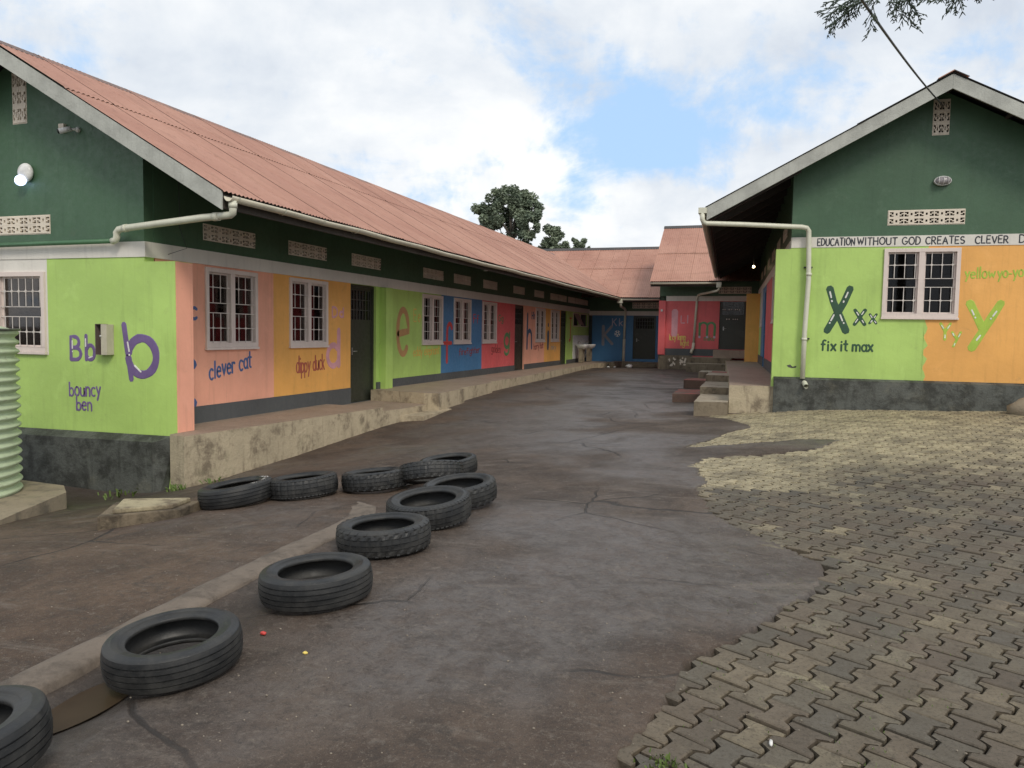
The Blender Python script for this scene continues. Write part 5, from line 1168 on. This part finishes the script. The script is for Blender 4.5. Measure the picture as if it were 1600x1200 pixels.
# ------------------------------------------------------------------ loose things on the ground
def bag(x,y,r_,lb,mat='white',z0=None):
    z=g1(x,y) if z0 is None else z0
    q=MB(); q.ball((0,0,r_*.45),r_,12,8,(1,.8,.6),jit=.28); o=q.obj('plastic_bag',M[mat],None,loc=(x,y,z)); return tag(o,lb,'plastic bag')
bag(-5.45,31.6,.14,'crumpled white plastic bag on the tarmac below the blue wall'); bag(-6.25,31.3,.06,'tiny white scrap nearest the left veranda end'); bag(-6.1,31.9,.055,'tiny white scrap beside its twin at the back corner')
q=MB(); q.tube([(0,0,0),(0,0,.06)],.035,10); tag(q.obj('plastic_cup',M['white'],None,loc=(-1.98,23.2,g1(-1.98,23.2))),'small white cup standing beside the far step blocks','cup')
q=MB(); 
for k in range(5):
    a=k*1.3; q.add([(0,0,.01),(.07*math.cos(a),.07*math.sin(a),.03),(.085*math.cos(a+.5),.085*math.sin(a+.5),.012),(.06*math.cos(a+.9),.06*math.sin(a+.9),.035)],[(0,1,2,3)],0,True)
tag(q.obj('fallen_leaf',colmat('orange_leaf',(.75,.17,.06),.6),None,loc=(-4.9,7.75,g1(-4.9,7.75)+.012),fix=False),'crumpled orange leaf behind the back row of tyres','leaf')
def pebble(x,y,r_,mat,lb,cat='stone',nm='pebble',sc3=(1,.7,.5)):
    q=MB(); q.ball((0,0,r_*.3),r_,9,6,sc3,jit=.15); o=q.obj(nm,mat,None,loc=(x,y,g1(x,y))); return tag(o,lb,cat)
pebble(-2.02,3.05,.014,YLW,'tiny yellow petal on the tarmac in front of the puddle tyre','petal','petal')
pebble(-2.35,3.18,.018,BRR,'tiny red scrap on the tarmac between two near tyres','scrap','paper_scrap')
pebble(.06,2.93,.014,WHT,'tiny white cigarette end on the nearest pavers','litter','cigarette_end',(.5,1.6,.6))
# stone lump at the right edge
q=MB(); q.ball((0,0,.06),.42,18,10,(1,.55,.55),jit=.09); p=toW((4.72,13.9,0)); o=q.obj('boulder',M['stone'],None,loc=(p.x,p.y,g1(p.x,p.y)-.02)); tag(o,'rough stone lump on the paving at the right edge of the view','rock')
# gravel
q=MB()
for k in range(900):
    y=1.8+12*random.random()**1.6; x=random.uniform(-5.5,.25*y); r_=random.uniform(.002,.0065)
    q.ball((x,y,g1(x,y)+r_*.3+(fbm(x,y,1.3,21)-.5)*.03),r_,5,3,(1,.8,.6),jit=.2)
tag(q.obj('loose_grit',colmat('pale_grit',(.28,.24,.19),.9),None,fix=False),kind='stuff')
# weeds and moss in joints
gm,nt_,b_=newmat('weed_leaf'); nt_.links.new(mixc(nt_,noise(nt_,wpos(nt_),9,3),(.045,.085,.018),(.14,.20,.035)),b_.inputs['Base Color']); b_.inputs['Roughness'].default_value=.7
def tuft(q,x,y,n,h,sp,z=None):
    for k in range(n):
        a=random.uniform(0,2*PI); px,py=x+random.gauss(0,sp),y+random.gauss(0,sp); zz_=(g1(px,py) if z is None else z)-.004; l=h*random.uniform(.4,1.1); w_=l*.16
        dx,dy=math.cos(a),math.sin(a); lean=random.uniform(.2,.9)
        q.add([(px-dy*w_,py+dx*w_,zz_),(px+dy*w_,py-dx*w_,zz_),(px+dx*l*lean*.5+dy*w_,py+dy*l*lean*.5-dx*w_,zz_+l*.7),(px+dx*l*lean,py+dy*l*lean,zz_+l*.8)],[(0,1,2,3)],0,True)
for (x,y,n,h,sp,lb) in [(-6.75,7.5,26,.10,.05,'small weed tuft at the foot of the veranda corner'),(-6.6,7.95,18,.07,.06,'thin weed beside the veranda wall'),(-7.75,7.55,24,.10,.16,'dry weeds under the dark plinth'),(-6.92,5.1,30,.06,.07,'weeds at the edge of the tank slab'),(-.30,2.66,60,.03,.035,'bright green grass tuft in the joint between the nearest pavers'),(-6.3,14.9,16,.08,.05,'weed at the foot of the pale step slab')]:
    q=MB(); tuft(q,x,y,n,h,sp); tag(q.obj('weed',gm,None,fix=False),lb,'weed')
q=MB()
for k in range(260):
    y=2.3+5*random.random(); x=random.uniform(-.3,.27*y); tuft(q,x,y,2,.012,.012)
tag(q.obj('joint_moss',gm,None,fix=False),kind='stuff')
# ------------------------------------------------------------------ overhead cable
q=MB(); a=toW((3.28,FY-.02,3.86)); p0=Vector((a.x,a.y,a.z)); p1=Vector((.30,5.55,2.46)); p2=p1+(p1-p0)*2.2+Vector((0,0,.35)); pts=[]
for k in range(13): pts.append(p0.lerp(p1,k/12)-Vector((0,0,.05*math.sin(PI*k/12))))
pts.append(p2); q.tube(pts,.011,6); tag(q.obj('overhead_cable',M['black'],None,fix=False),'thin black cable running up from the right gable vent','cable')

# ------------------------------------------------------------------ trees
bark=plain('bark',(.10,.085,.07),.9)
def leafmat(name,a,b_):
    m,nt,b=newmat(name); P=wpos(nt); n=noise(nt,P,.9,4,.6); n2=noise(nt,P,14,3,.6)
    nt.links.new(mixc(nt,mapr(nt,mathn(nt,'ADD',mathn(nt,'MULTIPLY',n,.6),mathn(nt,'MULTIPLY',n2,.4)),.35,.65),a,b_),b.inputs['Base Color']); b.inputs['Roughness'].default_value=.6
    b.inputs['Subsurface Weight'].default_value=0; return m
LF=leafmat('far_leaf',(.11,.15,.105),(.25,.30,.20))
def tree(loc,clumps,trunk_r,label,leaves,lsz,group=None,k_=1.16):
    clumps=[(a*k_,b*k_,c+(c-9)*.06,d*k_*1.08) for a,b,c,d in clumps]
    """clumps: list of (x,y,z,r) relative to loc"""
    o=empty('tree',loc); tag(o,label,'tree',group)
    q=MB(); top=max(c[2] for c in clumps); mid=min(c[2] for c in clumps)
    q.tube([(0,0,0),(.1,0,mid*.5),(-.1,.1,mid),(.0,0,top*.9)],trunk_r,10,r2=trunk_r*.25)
    for c in clumps: 
        s0=Vector((0,0,min(c[2]-c[3],top*.85)*.8+mid*.1)); e=Vector(c[:3]); q.tube([s0,s0.lerp(e,.5)+Vector((0,0,-.2)),e],trunk_r*.4,6,r2=.03)
    q.obj('trunk',bark,o,fix=False)
    vs=[];fs=[]; tot=sum(c[3]**2 for c in clumps)
    for c in clumps:
        subs=[]
        for k in range(int(14)):
            d=Vector((random.gauss(0,1),random.gauss(0,1),random.gauss(0,1)+.2)).normalized()*c[3]*random.uniform(.55,.95); subs.append((Vector(c[:3])+d,c[3]*random.uniform(.22,.42)))
        for k in range(int(leaves*c[3]**2/tot)):
            s_,r_=random.choice(subs); d=Vector((random.gauss(0,1),random.gauss(0,1),random.gauss(0,1))).normalized()*r_*random.random()**.45
            p=s_+d; a=Vector((random.gauss(0,1),random.gauss(0,1),random.gauss(0,.6))).normalized(); b_=a.cross(Vector((random.gauss(0,1),random.gauss(0,1),random.gauss(0,1)))).normalized()
            l=lsz*random.uniform(.6,1.3); n_=len(vs); vs+=[p-a*l,p-b_*l*.45,p+a*l,p+b_*l*.45]; fs.append((n_,n_+1,n_+2,n_+3))
    q=MB(); q.add(vs,fs); q.obj('crown',LF,o,fix=False)
TB_=Vector((-19.4,57.5,-1.5))
tree(TB_,[(-1.9,0,10.3,1.0),(-2.4,.3,9.0,.9),(-1.2,-.2,11.3,.85),(-.2,0,11.9,.95),(.5,.2,11.5,.9),(1.2,0,10.7,.9),(1.5,-.3,9.6,.8),(.2,0,10.3,1.2),(-.9,.3,9.6,1.0),(.9,0,8.6,.7),(-.6,0,8.2,.8),(-1.9,0,8.1,.6)],.28,'big dark leafed tree rising over the left roof',30000,.14)
tree(TB_+Vector((3.2,.8,0)),[(-.3,0,9.2,.8),(.3,.2,8.5,.7),(-.2,0,7.9,.8),(.6,0,7.8,.5)],.14,'slim tree just right of the big one behind the roof',8500,.13)
tree(TB_+Vector((5.0,1.2,0)),[(-.1,0,8.2,.55),(.45,.1,8.15,.5),(0,0,7.6,.6),(.7,0,7.6,.45)],.12,'lowest bushy tree top showing above the back roof ridge',6500,.13)
# conifer whose branch hangs into the top right of the view
ct=empty('conifer_tree',(4.6,4.2,-1.5)); tag(ct,'conifer branch with scaly twigs hanging in at the top right','tree')
q=MB(); q.tube([(0,0,-.1),(.05,0,2),(0,.05,4.5),(.1,0,8)],.17,12,r2=.07); q.obj('trunk',bark,ct,fix=False)
CL=leafmat('conifer_leaf',(.028,.05,.03),(.06,.09,.055))
limb=[Vector((0,0,4.9)),Vector((-1.3,1.2,5.0)),Vector((-2.3,2.0,4.72)),Vector((-3.1,2.6,4.50)),Vector((-3.9,2.95,4.33))]
q=MB(); q.tube(limb,.035,8,r2=.008); 
qs=MB()
def spray(p,d,l,depth):
    n=max(3,int(l/.035)); pos=p.copy(); dd=d.normalized(); pts=[pos.copy()]
    for k in range(n):
        dd=(dd+Vector((random.gauss(0,.10),random.gauss(0,.10),-.05+random.gauss(0,.07)))).normalized(); pos=pos+dd*(l/n); pts.append(pos.copy())
        if depth>0 and k>0:
            for sgn in (-1,1):
                if random.random()<.8:
                    sd2=(dd*.8+dd.cross(Vector((random.gauss(0,.4),random.gauss(0,.4),1))).normalized()*sgn*.75+Vector((0,0,-.12))).normalized(); spray(pos,sd2,l*random.uniform(.28,.5)*(1-.4*k/n),depth-1)
    qs.tube(pts,.0042 if depth else .0062,4,cap=False,r2=.002)
for i in range(len(limb)-1):
    for k in range(9):
        p=limb[i].lerp(limb[i+1],k/9)
        if i<1 and k%3: continue
        for _ in range(2): spray(p,Vector((random.uniform(-1,.6),random.uniform(-.3,.7),random.uniform(-.9,-.15))),random.uniform(.22,.42),2)
for _ in range(5): spray(limb[-1],Vector((-1,.2,random.uniform(-.5,.2))),.35,2)
q.obj('branch',bark,ct,fix=False); qs.obj('twigs',CL,ct,fix=False)
